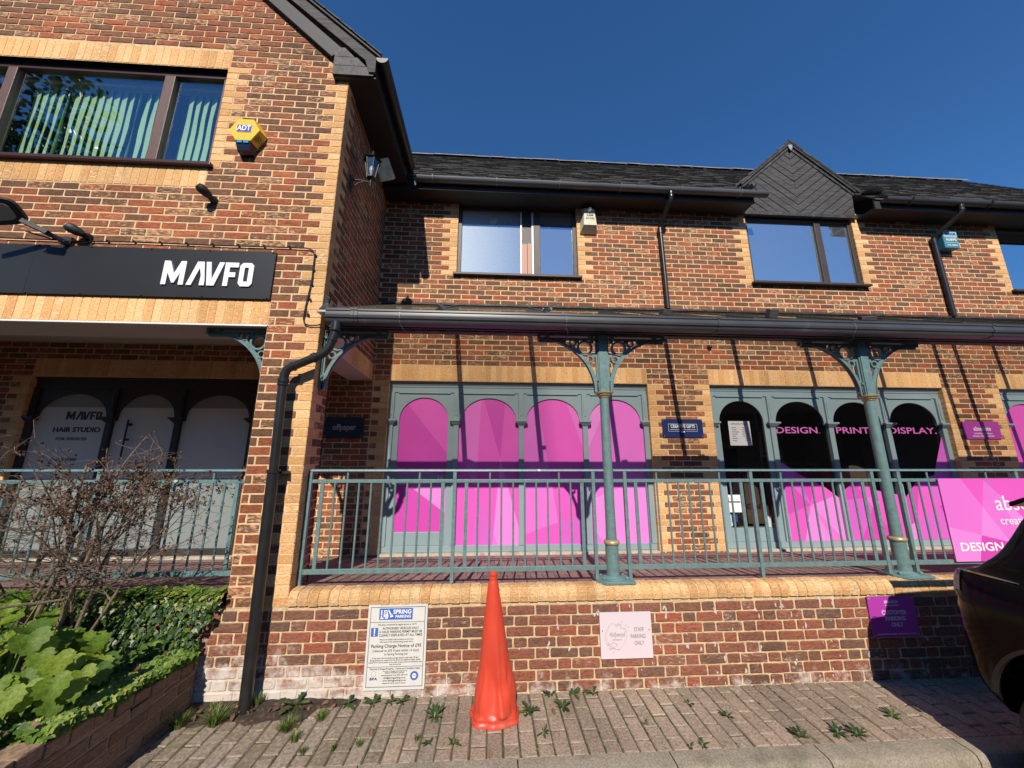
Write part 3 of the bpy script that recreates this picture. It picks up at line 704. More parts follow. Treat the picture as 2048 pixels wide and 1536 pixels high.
# eaves: soffit, fascia, gutters, roof
D0, D1 = 3.88, 5.83
b = MB()
for x0, x1 in ((-1.60, D0+.02), (D1+.0, 11)):
    b.box(x0, x1, 4.49, YB+.02, SOF, SOF+.018)
    b.box(x0, x1, 4.47, 4.492, SOF-.012, SOF+.15)
b.build('soffit', M['soffit'], mr_)
for k, (x0, x1) in enumerate(((-1.12, 4.06), (5.92, 11))):
    b = MB(); gutter(b, (x0, 4.41, 5.605), (x1, 4.41, 5.60), .06, 0)
    for xe in (x0, x1):
        b.prism([(xe, 4.41+.06*cos(pi+pi*q/10), 5.603+.06*sin(pi+pi*q/10)) for q in range(11)], (.003, 0, 0), 0)
    xs = [x0+.45*j+.25 for j in range(int((x1-x0)/.45))][::2] if k == 0 else [x0+.4, x0+1.7, x0+3.2, x0+4.2]
    for xx in xs:
        i0 = len(b.v); n = 12
        pts = [(xx, 4.41+.064*cos(pi+pi*q/n), 5.606+.064*sin(pi+pi*q/n)) for q in range(n+1)]
        for q in range(n): b.bar(pts[q], pts[q+1], .022 if k == 0 else .05, .006, 1, up=(1,0,0))
    b.build('gutter', [M['gutter2'] if k == 0 else M['gutter'], M['lead'] if k == 0 else M['gutter']], mr_, smooth=True)
SM = 1.12; RZ = 5.655; RY = 4.43; RH = 6.62
wM = Vector((0, 1, SM)).normalized(); nM = Vector((0, -SM, 1)).normalized()
RL = (RH-RY)/wM.y
b = MB()
def dclip(c):
    hz = 6.90-abs(c.x-4.86)*.88
    return not (D0-.1 < c.x < D1+.1 and c.z < hz)
slates(b, Vector((-4.0, RY, RZ)), X, wM, nM, 15.0, RL, seed=5, course=.115, sw=.22, clip=lambda c: dclip(c) and c.z > 8.34-abs(c.x-GC)*SL-.05)
zr = RZ+SM*(RH-RY)
b.prism([(-1.3, RY+.02, RZ-.03), (-1.3, RH, zr-.03), (-1.3, RH, zr-.01), (-1.3, RY+.02, RZ-.008)], (5.2, 0, 0)); b.prism([(5.83, RY+.02, RZ-.03), (5.83, RH, zr-.03), (5.83, RH, zr-.01), (5.83, RY+.02, RZ-.008)], (5.2, 0, 0))
b.prism([(3.9, RY+.95, RZ+.95*SM-.03), (3.9, RH, zr-.03), (3.9, RH, zr-.01), (3.9, RY+.95, RZ+.95*SM-.008)], (1.93, 0, 0))
b.prism([(-4, RH, zr), (-4, RH+4.6, RZ-1), (-4, RH+4.6, RZ-1.05), (-4, RH, zr-.05)], (15, 0, 0))
b.build('roof', M['slate'], mr_)
random.seed(9)
b = MB(); x = -4.0
while x < 11:
    l_ = random.uniform(.29, .31); dz = random.uniform(-.006, .006); i = len(b.v)
    for e in (x+.004, x+l_):
        for (dy, dzz) in ((-.12, -.075), (-.06, .0), (0, .02), (.06, .0), (.12, -.075)): b.v.append((e, RH+dy, zr+.01+dzz+dz))
    for q in range(4): b.f.append((i+q, i+q+1, i+q+6, i+q+5)); b.m.append(0)
    b.f.append((i, i+1, i+2, i+3, i+4)); b.m.append(0)
    x += .3
b.build('ridge_tiles', M['ridge'], mr_)
# dormer: boarded gable over window two
DA = 4.862; DS = .88; dz0 = 5.50; YD = YB-.02
def dz(x): return 6.87-abs(x-DA)*DS
d = MB()
yb = YD
core = [(D0, dz0), (D1-.02, dz0), (D1-.02, 5.62), (D1+.0, dz(D1)), (DA, 6.80), (D0-.0, dz(D0)), (D0, 5.62)]
d.prism([(x, yb+.012, z) for x, z in core], (0, .05, 0), 0)
dorm = d.build('dormer_cheek', M['soffit'], mr_)
dc = MB(); brd = .112
def clip_poly(poly, a, b_, c):
    """keep a*x+b*z<=c"""
    out = []
    for i in range(len(poly)):
        p, q = poly[i], poly[(i+1) % len(poly)]; fp, fq = a*p[0]+b_*p[1]-c, a*q[0]+b_*q[1]-c
        if fp <= 0: out.append(p)
        if fp*fq < 0:
            t = fp/(fp-fq); out.append((p[0]+t*(q[0]-p[0]), p[1]+t*(q[1]-p[1])))
    return out
for side in (-1, 1):
    # boards slope down to the middle
    ax, az = (side*.64, .768); ax, az = -side*.62, .785         # board normal direction
    for k in range(-10, 45):
        c0 = ax*DA+az*5.0+k*brd
        poly = [(DA, 5.545), (DA, 6.79), (DA+side*.95, 5.98), (DA+side*.93, 5.545)]
        poly = clip_poly(poly, ax, az, c0+brd-.009); poly = clip_poly(poly, -ax, -az, -c0) if len(poly) > 2 else []
        if len(poly) < 3: continue
        dz_ = random.uniform(-.003,.003); dc.prism([(x, yb-.014+dz_, z) for x, z in poly], (0, .026, 0))
dc.build('cladding', M['weath'], dorm, bevel=.003)
db = MB()
for side in (-1, 1):
    xe = DA+side*(.985 if side > 0 else .93)
    db.prism([(DA, yb-.05, 6.875), (xe, yb-.05, dz(xe)), (xe, yb-.05, dz(xe)-.055), (DA, yb-.05, 6.815)], (0, .06, 0), 0)
    db.prism([(DA, yb-.028, 6.815), (xe, yb-.028, dz(xe)-.055), (xe, yb-.028, dz(xe)-.115), (DA, yb-.028, 6.745)], (0, .03, 0), 0)
db.box(D0+.01, D1-.03, yb-.035, yb+.01, 5.485, 5.545, 0)
db.build('bargeboard', M['timber'], dorm, bevel=.003)
db = MB(); db.prism([(DA-.035, yb-.058, 6.80), (DA+.035, yb-.058, 6.80), (DA+.03, yb-.058, 6.74), (DA, yb-.058, 6.69), (DA-.03, yb-.058, 6.74)], (0, .012, 0)); db.build('finial', M['lead'], dorm)
dr = MB()
for side in (-1, 1):
    wD = Vector((-side, 0, DS)).normalized(); nD = Vector((side*DS, 0, 1)).normalized(); xe = DA+side*1.05
    slates(dr, Vector((xe, yb-.07, dz(xe)+.01)), Y, wD, nD, 1.6, 1.40, seed=6+side, course=.16, sw=.22)
    dr.prism([(xe, yb-.06, dz(xe)-.01), (DA, yb-.06, 6.86), (DA, yb-.06, 6.875), (xe, yb-.06, dz(xe)+.008)], (0, 1.6, 0))
dr.build('roof', M['slate'], dorm)
fl = MB(); random.seed(2)
def crumpled(b, c, sx, sy, sz, n=6, m=0):
    i = len(b.v)
    for j in range(n+1):
        for k in range(n+1): b.v.append((c[0]+(j/n-.5)*sx, c[1]+(k/n-.5)*sy, c[2]+random.uniform(-sz, sz)+(.5-abs(k/n-.5))*sz))
    for j in range(n):
        for k in range(n): q = i+j*(n+1)+k; b.f.append((q, q+1, q+n+2, q+n+1)); b.m.append(m)
crumpled(fl, (5.99, 4.62, 5.86), .34, .30, .02); fl.build('flashing', M['lead'], dorm, smooth=True)
fl = MB(); crumpled(fl, (3.90, 4.60, 5.80), .18, .26, .03); fl.build('flashing', M['lead'], dorm, smooth=True)
# first floor windows
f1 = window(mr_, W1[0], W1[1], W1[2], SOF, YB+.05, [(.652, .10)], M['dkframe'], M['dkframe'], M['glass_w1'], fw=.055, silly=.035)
b = MB(); b.box(.40, .422, YB+.050, YB+.079, 4.402, 5.432, 0); b.box(.572, .600, YB+.052, YB+.079, 4.402, 5.432, 0); b.box(.4225, .5715, YB+.072, YB+.0785, 4.402, 5.432, 2); b.box(.425, .50, YB+.066, YB+.0715, 4.402, 4.90, 1); b.box(.512, .565, YB+.066, YB+.0715, 4.402, 4.91, 1)
b.build('open_sash', [M['white'], mat('pink_timber_board', (.50,.27,.20), .6), M['dkframe']], f1)
v = MB(); v.lathe([(.062,0),(.062,-.006),(.05,-.012),(.012,-.014),(.012,-.02)], (-.02, YB+.079, 5.28), 24, axis='Y'); v.build('vent', mat('clear_plastic_vent', (.42,.45,.36), .35), f1, smooth=True)
f2 = window(mr_, W2[0], W2[1], W2[2], SOF, YB+.03, [(5.17, .10)], M['dkframe'], M['dkframe'], M['glass_w2'], fw=.045, silly=.035)
f3 = window(mr_, W3[0], W3[1], W3[2], SOF, YB+.05, [(9.2, .10)], M['dkframe'], M['dkframe'], M['glass_up'], fw=.055, silly=.035)
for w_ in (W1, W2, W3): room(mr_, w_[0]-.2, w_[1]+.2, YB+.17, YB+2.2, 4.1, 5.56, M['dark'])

# ------------------------------------------------------------------ arched shopfronts
M['m0'] = mat('magenta_light', (.70,.155,.55), .42, noise_amt=.03, nscale=2); M['m1'] = mat('magenta_mid', (.70,.095,.47), .42, noise_amt=.03, nscale=2)
M['m2'] = mat('magenta_purple', (.58,.115,.50), .42, noise_amt=.03, nscale=2); M['m3'] = mat('magenta_deep', (.58,.06,.40), .42, noise_amt=.03, nscale=2)
M['m4'] = mat('magenta_pale', (.73,.22,.62), .42, noise_amt=.03, nscale=2)
MG = [M['m0'], M['m1'], M['m2'], M['m3'], M['m4']]
def split(polys, a, b_, c, ch):
    out = []
    for pl, k in polys:
        p1, p2 = clip_poly(pl, a, b_, c), clip_poly(pl, -a, -b_, -c)
        if len(p1) > 2: out.append((p1, k))
        if len(p2) > 2: out.append((p2, (k+ch) % 5))
    return out
def line(p, q):
    a, b_ = q[1]-p[1], -(q[0]-p[0]); return a, b_, a*p[0]+b_*p[1]
def facet(b, poly, y, cuts, k0=0, t=.004):
    ps = [(poly, k0)]
    for p, q, ch in cuts: ps = split(ps, *line(p, q), ch)
    for pl, k in ps:
        b.poly([(x, y, z) for x, z in pl], k)
def archpoly(cx, hw, zs, zb, n=20, hz=.30):
    return [(cx+hw, zb)]+[(cx+hw*cos(pi*k/n), zs+hz*sin(pi*k/n)) for k in range(n+1)]+[(cx-hw, zb)]
def shopfront(parent, x0, x1, mulls, mf, door=0, caps=True, yf=4.835, doorbot=.81, base=.575, midrail=False):
    """mulls: centres of the inner posts"""
    z1 = 2.745; b = MB(); pw = .036
    b.box(x0, x1, yf-.030, yf+.05, 2.722, z1-.002); b.box(x0, x1, yf-.018, yf+.05, 2.700, 2.722); b.box(x0, x1, yf-.008, yf+.05, 2.672, 2.700); b.box(x0, x1, yf, yf+.05, 2.600, 2.672)
    b.box(x0, x1, yf-.004, yf+.06, base, .648)
    edges = [x0+.03]+list(mulls)+[x1-.03]
    for c in edges:
        b.box(c-pw, c+pw, yf-.012, yf+.05, .648, 2.60)
        b.box(c-pw*.45, c+pw*.45, yf-.018, yf-.011, 2.29, 2.52)
    for i, (a, c) in enumerate(zip(edges, edges[1:])):
        cx = (a+c)/2; hw = (c-a)/2-pw-.035 if i != door else (c-a)/2-pw-.075
        bx0, bx1 = a+pw, c-pw
        outl = [(bx0, 2.19), (bx0, 2.60), (bx1, 2.60), (bx1, 2.19), (cx+hw, 2.19)]
        outl += [(cx+hw*cos(pi*k/20), 2.232+.30*sin(pi*k/20)) for k in range(21)]+[(cx-hw, 2.19)]
        b.holed(outl, [], yf+.012, yf+.045)
        b.box(bx0+.05, bx1-.05, yf-.006, yf+.02, 2.586, 2.602)
        if i == door:
            b.box(bx0, cx-hw, yf+.012, yf+.045, .648, 2.19); b.box(cx+hw, bx1, yf+.012, yf+.045, .648, 2.19)
            b.box(cx-hw+.001, cx+hw-.001, yf+.013, yf+.044, .650, doorbot)
    f = b.build('shopfront', mf, parent, bevel=.003)
    for c in edges:
        k = MB(); w0 = .085
        for zz0, zz1, w_, dd in ((2.162, 2.176, .048, .020), (2.176, 2.192, .058, .034), (2.192, 2.208, .070, .048), (2.208, 2.232, w0, .062)):
            k.box(c-w_, c+w_, yf-dd, yf-.0115, zz0, zz1)
        k.build('capital', mf, f, bevel=.002)
    return f, edges
# front 1: magenta vinyl
f, e = shopfront(mr_, AR1[0], AR1[1], [-.474, .404, 1.282], M['frame'])
yp = 4.868
b = MB(); cx = (e[0]+e[1])/2; a, c = cx-.33, cx+.33
facet(b, archpoly(cx, .335, 2.232, 1.505), yp-.003, [((-1.14, 2.45), (-.58, 1.78), 2), ((-1.3, 1.62), (-.5, 1.50), 2)], 1)
facet(b, [(a, .81), (c, .81), (c, 1.385), (a, 1.385)], yp-.003, [((-1.16, 1.45), (-.56, 1.02), 4)], 4)
b.build('vinyl_panel', MG, f)
n_ = MB(); n_.box(a, c, yp-.012, yp+.01, 1.385, 1.505, 0); n_.box(a+.03, cx+.14, yp-.018, yp-.011, 1.402, 1.462, 1)
pl = n_.build('door_plate', [M['frame'], M['white']], f)
text_obj('door_number', [('1', cx+.225, yp-.014, 1.455, .085, {'bold': .02}), ('1', cx+.262, yp-.014, 1.455, .085, {'bold': .02})], M['white'], f)
cutset = [[((-.14, 2.6), (-.22, .5), 4), ((-.10, 2.5), (.20, 1.45), 3), ((.20, 2.6), (.10, 1.45), 2), ((-.44, 1.85), (.12, .6), 1)],
          [((.62, 2.6), (.95, .5), 4), ((1.03, 2.5), (1.24, 1.9), 1), ((.40, .75), (1.3, 1.05), 1)],
          [((1.30, 1.80), (1.62, 2.5), 1), ((1.3, 1.18), (2.14, 1.50), 4), ((1.32, .9), (1.5, .6), 1)]]
for i in range(3):
    cx = (e[i+1]+e[i+2])/2; x0, x1 = e[i+1]+.036, e[i+2]-.036; b = MB()
    ap = [(x1, .648), (x1, 2.19)]+archpoly(cx, (x1-x0)/2-.03, 2.232, 2.19)[0:]+[(x0, 2.19), (x0, .648)]
    facet(b, [(x1, .648), (x1, 2.56), (x0, 2.56), (x0, .648)], yp-.003, cutset[i], (1, 0, 4)[i])
    b.build('vinyl_panel', MG, f)
b = MB(); b.box(AR1[0], AR1[1], yp+.012, yp+.03, .6, 2.72); b.build('backing_board', M['dark'], f)
# front 2: clear glass with magenta shards, lettering
f, e = shopfront(mr_, AR2[0], AR2[1], [3.965, 4.83, 5.70], M['frame'], doorbot=.825)
for i in range(4):
    b = MB(); b.box(e[i]+.03, e[i+1]-.03, yp-.002, yp+.004, .645, 2.58); b.build('pane', M['glass_shop'], f)
def shard(poly, cuts, k0):
    b = MB(); facet(b, poly, yp-.007, cuts, k0); b.build('vinyl_panel', MG, f)
shard([(4.0, .65), (4.0, 1.70), (4.30, 1.50), (4.62, 1.34), (4.795, 1.20), (4.795, .65)], [((4.12, 1.7), (4.62, .6), 4), ((4.0, .98), (4.36, 1.10), 3), ((4.36, 1.12), (4.80, .62), 1), ((4.5, 1.5), (4.2, .6), 2)], 1)
shard([(4.865, .65), (4.865, 1.28), (5.10, 1.45), (5.34, 1.30), (5.664, 1.24), (5.664, .65)], [((4.95, 1.6), (5.55, .6), 2), ((5.2, 1.2), (5.7, 1.25), 4), ((5.0, .6), (5.5, 1.5), 1)], 1)
shard([(5.736, .65), (5.736, 1.16), (6.02, 1.44), (6.28, 1.50), (6.532, 2.04), (6.532, .65)], [((5.95, 1.6), (6.5, .65), 4), ((5.8, .6), (6.1, 1.7), 3), ((5.7, .8), (6.6, 1.25), 1)], 4)
PK = mat('pink_window_lettering', (.55,.13,.42), .5)
tl = [('DESIGN.', (4.02+4.70)/2, yp-.008, 2.118, .125, {'fit': .66, 'bold': .012}), ('PRINT.', 5.20, yp-.008, 2.120, .125, {'fit': .54, 'bold': .012}), ('DISPLAY.', 6.10, yp-.008, 2.122, .125, {'fit': .74, 'bold': .012})]
text_obj('lettering', tl, PK, f)
n_ = MB(); n_.box(3.335, 3.65, yp-.012, yp-.008, 1.905, 2.245); nt_ = n_.build('opening_notice', mat('grey_paper_notice', (.50,.50,.50), .7), f)
n2 = [('OPENING TIMES', 3.49, yp-.014, 2.205, .032, {'fit': .24})]
for k, dn in enumerate(('Monday', 'Tuesday', 'Wednesday', 'Thursday', 'Friday', 'Saturday', 'Sunday')):
    n2.append((dn, 3.375, yp-.014, 2.155-k*.030, .022, {'align': 'LEFT'})); n2.append(('9.00 - 5.00' if k < 5 else 'Closed', 3.62, yp-.014, 2.155-k*.030, .022, {'align': 'RIGHT'}))
text_obj('notice_print', n2, mat('purple_ink', (.25,.16,.30), .8), f)
b = MB()
for x0, x1, z0, z1, m_ in ((3.11, 3.42, 1.02, 1.245, 0), (3.165, 3.225, .90, .99, 2), (3.235, 3.31, .90, .995, 1), (3.17, 3.23, .845, .895, 2), (3.24, 3.28, .85, .895, 1), (3.69, 3.78, .83, .97, 3)):
    b.box(x0, x1, yp-.012, yp-.008, z0, z1, m_)
b.box(3.20, 3.37, yp-.04, yp-.012, 1.165, 1.215, 0)
b.build('door_stickers', [M['white'], mat('navy_sticker', (.03,.05,.16), .5), mat('aqua_sticker', (.45,.66,.66), .5), mat('grey_sticker', (.5,.55,.55), .5)], f)
b = MB(); b.tube([(3.80, yp-.055, .95), (3.80, yp-.055, 1.60)], .012, 8); b.tube([(3.80, yp-.055, 1.0), (3.80, yp, 1.0)], .007, 6); b.tube([(3.80, yp-.055, 1.55), (3.80, yp, 1.55)], .007, 6); b.build('door_handle', M['iron'], f)
room(mr_, AR2[0]-.3, AR2[1]+.6, YB+.17, YB+3.2, .55, 2.75, M['room'])
b = MB(); b.box(4.55, 5.15, 6.4, 6.9, .6, 1.45, 0); b.box(5.35, 5.75, 6.9, 6.93, 1.75, 2.25, 1); b.box(5.40, 5.70, 6.88, 6.90, 1.80, 2.2, 2); b.box(6.2, 6.5, 6.0, 6.3, .6, 2.3, 0); b.box(4.1, 4.35, 6.2, 6.5, .6, 1.9, 3)
b.build('shop_fittings', [mat('brown_counter', (.16,.11,.07), .6), M['white'], mat('orange_print', (.50,.16,.05), .6), M['iron']], mr_)
# front 3 at the right edge
f, e = shopfront(mr_, AR3[0], AR3[1], [8.35, 9.2, 10.05], M['frame'], door=-1)
for i in range(4):
    x0, x1 = e[i]+.036, e[i+1]-.036; b = MB()
    facet(b, [(x1, .648), (x1, 2.56), (x0, 2.56), (x0, .648)], yp-.003, [((x0, 1.5), (x1, 2.3), 2), ((x0, 1.7), (x1, .8), 3), ((x0+.2, .6), (x0+.5, 2.6), 1)], i % 2+1)
    b.build('vinyl_panel', MG, f)
# porch front: dark frame, frosted panels
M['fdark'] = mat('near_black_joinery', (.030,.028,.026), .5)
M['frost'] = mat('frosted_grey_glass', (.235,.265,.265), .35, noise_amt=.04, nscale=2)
M['frost_up'] = mat('shade_lifted_pane', (.66,.65,.56), .5, noise_amt=.04, nscale=2)  # upper panes painted paler to offset the porch shade, split near the shadow edge
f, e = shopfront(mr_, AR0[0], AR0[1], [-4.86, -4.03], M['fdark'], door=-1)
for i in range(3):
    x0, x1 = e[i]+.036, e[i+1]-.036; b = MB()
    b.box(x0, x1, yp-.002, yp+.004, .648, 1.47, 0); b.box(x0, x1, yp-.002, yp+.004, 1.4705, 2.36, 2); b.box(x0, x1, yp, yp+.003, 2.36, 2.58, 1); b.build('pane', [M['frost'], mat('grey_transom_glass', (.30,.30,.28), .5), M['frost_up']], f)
INK = mat('black_vinyl_ink', (.01,.01,.01), .5)
def mavfo(b, x, y, z, h, t=.003, slant=.20):
    """the angular MAVFO wordmark, baseline at (x, z), cap height h"""
    def P(pts): b.prism([(x+(px+slant*pz)*h, y, z+pz*h) for px, pz in pts], (0, -t, 0))
    s = .215
    P([(0,0),(s,0),(s,.50),(.46,.08),(.56,.08),(.76,.50),(.76,0),(.76+s,0),(.76+s,1),(.74,1),(.50,.46),(.26,1),(0,1)])
    ox = 1.10
    P([(ox,0),(ox+s*1.05,0),(ox+.50,.74),(ox+.60,.40),(ox+.58,0),(ox+.80,0),(ox+.80,.20),(ox+.66,1),(ox+.36,1)])
    ox = 1.85
    P([(ox,1),(ox+.16,0),(ox+.48,0),(ox+.82,1),(ox+.59,1),(ox+.345,.26),(ox+.215,1)])
    ox = 2.71
    P([(ox,0),(ox+s,0),(ox+s,.38),(ox+.50,.38),(ox+.50,.58),(ox+s,.58),(ox+s,.80),(ox+.60,.80),(ox+.60,1),(ox,1)])
    ox = 3.38
    P([(ox,.12),(ox+.12,0),(ox+.30,0),(ox+.30,.20),(ox+s,.20),(ox+s,.80),(ox+.30,.80),(ox+.30,1),(ox+.12,1),(ox,.88)])
    P([(ox+.301,0),(ox+.50,0),(ox+.62,.12),(ox+.62,.88),(ox+.50,1),(ox+.301,1),(ox+.301,.80),(ox+.40,.80),(ox+.40,.20),(ox+.301,.20)])
b = MB(); mavfo(b, -5.42, yp-.003, 2.20, .105, slant=.0); b.build('vinyl_wordmark', INK, f)
text_obj('lettering', [('HAIR STUDIO', -5.26, yp-.004, 2.07, .085, {'fit': .56, 'bold': .03, 'shear': .0}), ('FOR SERVICES', -5.30, yp-.004, 1.955, .05, {'fit': .36, 'bold': .01, 'shear': .0}), ('BOOK HERE', -5.33, yp-.004, 1.70, .05, {'fit': .30, 'bold': .01})], INK, f)
b = MB(); b.tube([(-4.62, yp-.05, 1.70), (-4.62, yp-.05, 2.20)], .010, 8); b.tube([(-4.62, yp-.05, 2.14), (-4.62, yp, 2.14)], .018, 8); b.tube([(-4.62, yp-.05, 1.95), (-4.62, yp, 1.95)], .014, 8); b.build('door_handle', M['iron'], f)
world_child(mr_); world_child(gw)
# =================================================================== COLUMNS AND BRACKETS
YC = 3.20
def bracket_mesh(b, ax, sgn, ztop=2.87, y=YC, flip=None):
    """cast spandrel bracket in the XZ plane; ax = face it springs from, sgn = direction of its arm"""
    def P(dx, z): return (ax+sgn*(dx-.04), z+(ztop-2.87))
    cx, cz, ra, rb = .60, 2.33, .515, .50
    arc = [(cx-ra*cos(t), cz+rb*sin(t)) for t in [radians(-1+k*(91)/22) for k in range(23)]]
    arc2 = [(cx-(ra+.036)*cos(t), cz+(rb+.006+.028*cos(t))*sin(t)) for t in [radians(-1+k*(91)/22) for k in range(23)]]
    yw, yf_ = .011, .020
    for k in range(22):                                     # curved rib: web and flange
        q = [P(*arc[k]), P(*arc[k+1]), P(*arc2[k+1]), P(*arc2[k])]
        b.prism([(p[0], y-.012, p[1]) for p in q], (0, .024, 0))
        q = [P(*arc[k]), P(*arc[k+1])]; mdx = [(a_[0]*.85+c_[0]*.15, a_[1]*.85+c_[1]*.15) for a_, c_ in zip((arc[k], arc[k+1]), (arc2[k], arc2[k+1]))]
        m2 = [P(*mdx[0]), P(*mdx[1])]
        b.prism([(p[0], y-.022, p[1]) for p in (q[0], q[1], m2[1], m2[0])], (0, .044, 0))
    def bx(x0, x1, z0, z1, t=.012):
        p, q = P(x0, z0), P(x1, z1); b.box(min(p[0], q[0]), max(p[0], q[0]), y-t, y+t, p[1], q[1])
    bx(.040, .062, 2.325, 2.868, .012); bx(.040, .048, 2.325, 2.868, .030)
    bx(.062, .612, 2.828, 2.848, .0118); bx(.040, .612, 2.860, 2.8695, .030); bx(.590, .612, 2.820, 2.860, .030)
    bx(.34, .60, 2.800, 2.829, .0116); bx(.062, .086, 2.34, 2.47, .0114)
    for rx, rz, ro, ri in ((.162, 2.752, .074, .056), (.277, 2.800, .035, .022), (.118, 2.640, .036, .023)):
        n = 22; o_ = [(P(rx+ro*cos(2*pi*k/n), rz+ro*sin(2*pi*k/n))) for k in range(n)]; i_ = [(P(rx+ri*cos(2*pi*k/n), rz+ri*sin(2*pi*k/n))) for k in range(n)]
        for k in range(n):
            k2 = (k+1) % n
            b.prism([(o_[k][0], y-.017, o_[k][1]), (o_[k2][0], y-.017, o_[k2][1]), (i_[k2][0], y-.017, i_[k2][1]), (i_[k][0], y-.017, i_[k][1])], (0, .034, 0))
    bx(.062, .095, 2.66, 2.70, .0112); bx(.075, .11, 2.80, 2.829, .0108); bx(.215, .25, 2.80, 2.829, .0106)
    for q in ((.23, 2.705, .27, 2.76), (.14, 2.60, .17, 2.645)):
        p0, p1 = P(q[0], q[1]), P(q[2], q[3]); b.bar((p0[0], y, p0[1]), (p1[0], y, p1[1]), .024, .03, up=(0,1,0))
    for x_ in (.10, .52):
        p = P(x_, 2.852); b.box(p[0]-.017, p[0]+.017, y-.024, y+.024, p[1]-.010, p[1]+.012)
    for z_ in (2.80, 2.44):
        p = P(.052, z_); b.box(p[0]-.010, p[0]+.010, y-.027, y-.010, p[1]-.010, p[1]+.010)
def make_column(x):
    t = empty('iron_column', (x, YC, .73), cat='column', group='green iron columns carrying the canopy')
    b = MB(); zb = .745
    b.lathe([(.060,zb),(.056,zb+.03),(.054,1.010)], (x, YC, 0), 24); b.lathe([(.0455,1.045),(.0425,1.2),(.0405,2.285)], (x, YC, 0), 24)
    b.box(x-.040, x+.040, YC-.040, YC+.040, 2.325, 2.905)
    b.build('shaft', M['green'], t, smooth=True)
    b = MB(); b.lathe([(.050,1.006),(.060,1.012),(.067,1.024),(.067,1.034),(.058,1.046),(.046,1.050)], (x, YC, 0), 24); b.build('ring', M['gold'], t, smooth=True)
    b = MB(); b.lathe([(.041,2.268),(.050,2.278),(.052,2.288),(.064,2.296),(.066,2.306),(.078,2.314),(.080,2.326),(.05,2.328)], (x, YC, 0), 28); b.build('capital', M['gold'], t, smooth=True)
    b = MB()
    b.prism([(x-.155,YC-.045,.728),(x-.10,YC-.112,.728),(x+.150,YC-.112,.728),(x+.150,YC+.09,.728),(x-.155,YC+.09,.728)], (0,0,.022))
    for dx, dy in ((-.09,-.05),(.10,-.05),(-.09,.06),(.10,.06)): b.lathe([(.016,0),(.016,.012),(.008,.022)], (x+dx, YC+dy, .75), 8)
    b.lathe([(.10,0),(.085,.008),(.064,.014),(.060,.02)], (x, YC, .75), 18)
    b.build('base_plate', M['green_worn'], t, bevel=.003)
    for s in (-1, 1):
        b = MB(); bracket_mesh(b, x+s*.0405, s); b.build('bracket', M['green'], t, bevel=.002)
    world_child(t); return t
c1 = make_column(1.037); tag(c1, 'green iron column in front of the four magenta arches, gold collar, round openwork brackets')
c2 = copy_tree(c1); c2.location.x = 3.637; tag(c2, 'green iron column in front of the DESIGN PRINT DISPLAY windows, beside the dark car')
t = empty('iron_bracket', (XC, YC, 2.87), 'green openwork iron bracket on the brick corner behind the swan-neck drainpipe', 'bracket', 'green iron wall brackets')
b = MB(); bracket_mesh(b, XC+.004, 1, 2.868); b.build('casting', M['green'], t, bevel=.002); world_child(t)
t = empty('iron_bracket', (-1.975, YC, 2.865), 'green openwork iron bracket under the porch lintel, left of the brick pillar', 'bracket', 'green iron wall brackets')
b = MB(); bracket_mesh(b, -1.979, -1, 2.863); b.build('casting', M['green'], t, bevel=.002); world_child(t)

# =================================================================== CANOPY
cn = empty('canopy', (4, 3.0, 2.9), 'lean-to canopy with clear roof sheets, dark fascia and grey-black gutter along the shopfronts', 'canopy')
RX = [-.52, .50, 1.55, 2.45, 3.46, 4.56, 5.62, 6.60, 6.93, 7.58, 8.6, 9.7]
def cz_(y): return 3.005+(y-3.0)*.470
b = MB(); b.box(-1.44, 11, 3.055, 3.082, 2.860, 3.00); b.build('fascia', M['soffit'], cn)
b = MB(); b.box(-1.50, 11, 3.155, 3.24, 2.872, 2.985); b.build('beam', M['timber'], cn, bevel=.004)
for x in RX:
    b = MB(); b.prism([(x-.030, 3.09, cz_(3.09)-.012), (x-.030, YB-.003, cz_(YB)-.012), (x-.030, YB-.003, cz_(YB)-.085), (x-.030, 3.09, cz_(3.09)-.085)], (.060, 0, 0)); b.build('rafter', M['timber'], cn)
b = MB()
xs = [-1.50]+RX+[11]
for a, c in zip(xs, xs[1:]):
    p0, p1 = Vector((a+.004, 2.985, cz_(2.985))), Vector((c-.004, 2.985, cz_(2.985))); q = Vector((0, YB-.006-2.985, (YB-.006-2.985)*.470))
    b.prism([p0, p1, p1+q, p0+q], (0, -.002, .006))
b.build('roof_sheet', M['canopy'], cn)
for x in RX[::1]:
    b = MB(); b.prism([(x-.016, 3.0, cz_(3.0)+.006), (x-.016, YB-.01, cz_(YB)+.006), (x-.016, YB-.01, cz_(YB)+.016), (x-.016, 3.0, cz_(3.0)+.016)], (.032, 0, 0)); b.build('glazing_bar', M['timber'], cn)
b = MB(); b.box(-1.55, 11, YB-.035, YB-.002, cz_(YB)+.006, cz_(YB)+.035); b.build('wall_flashing', M['timber'], cn)
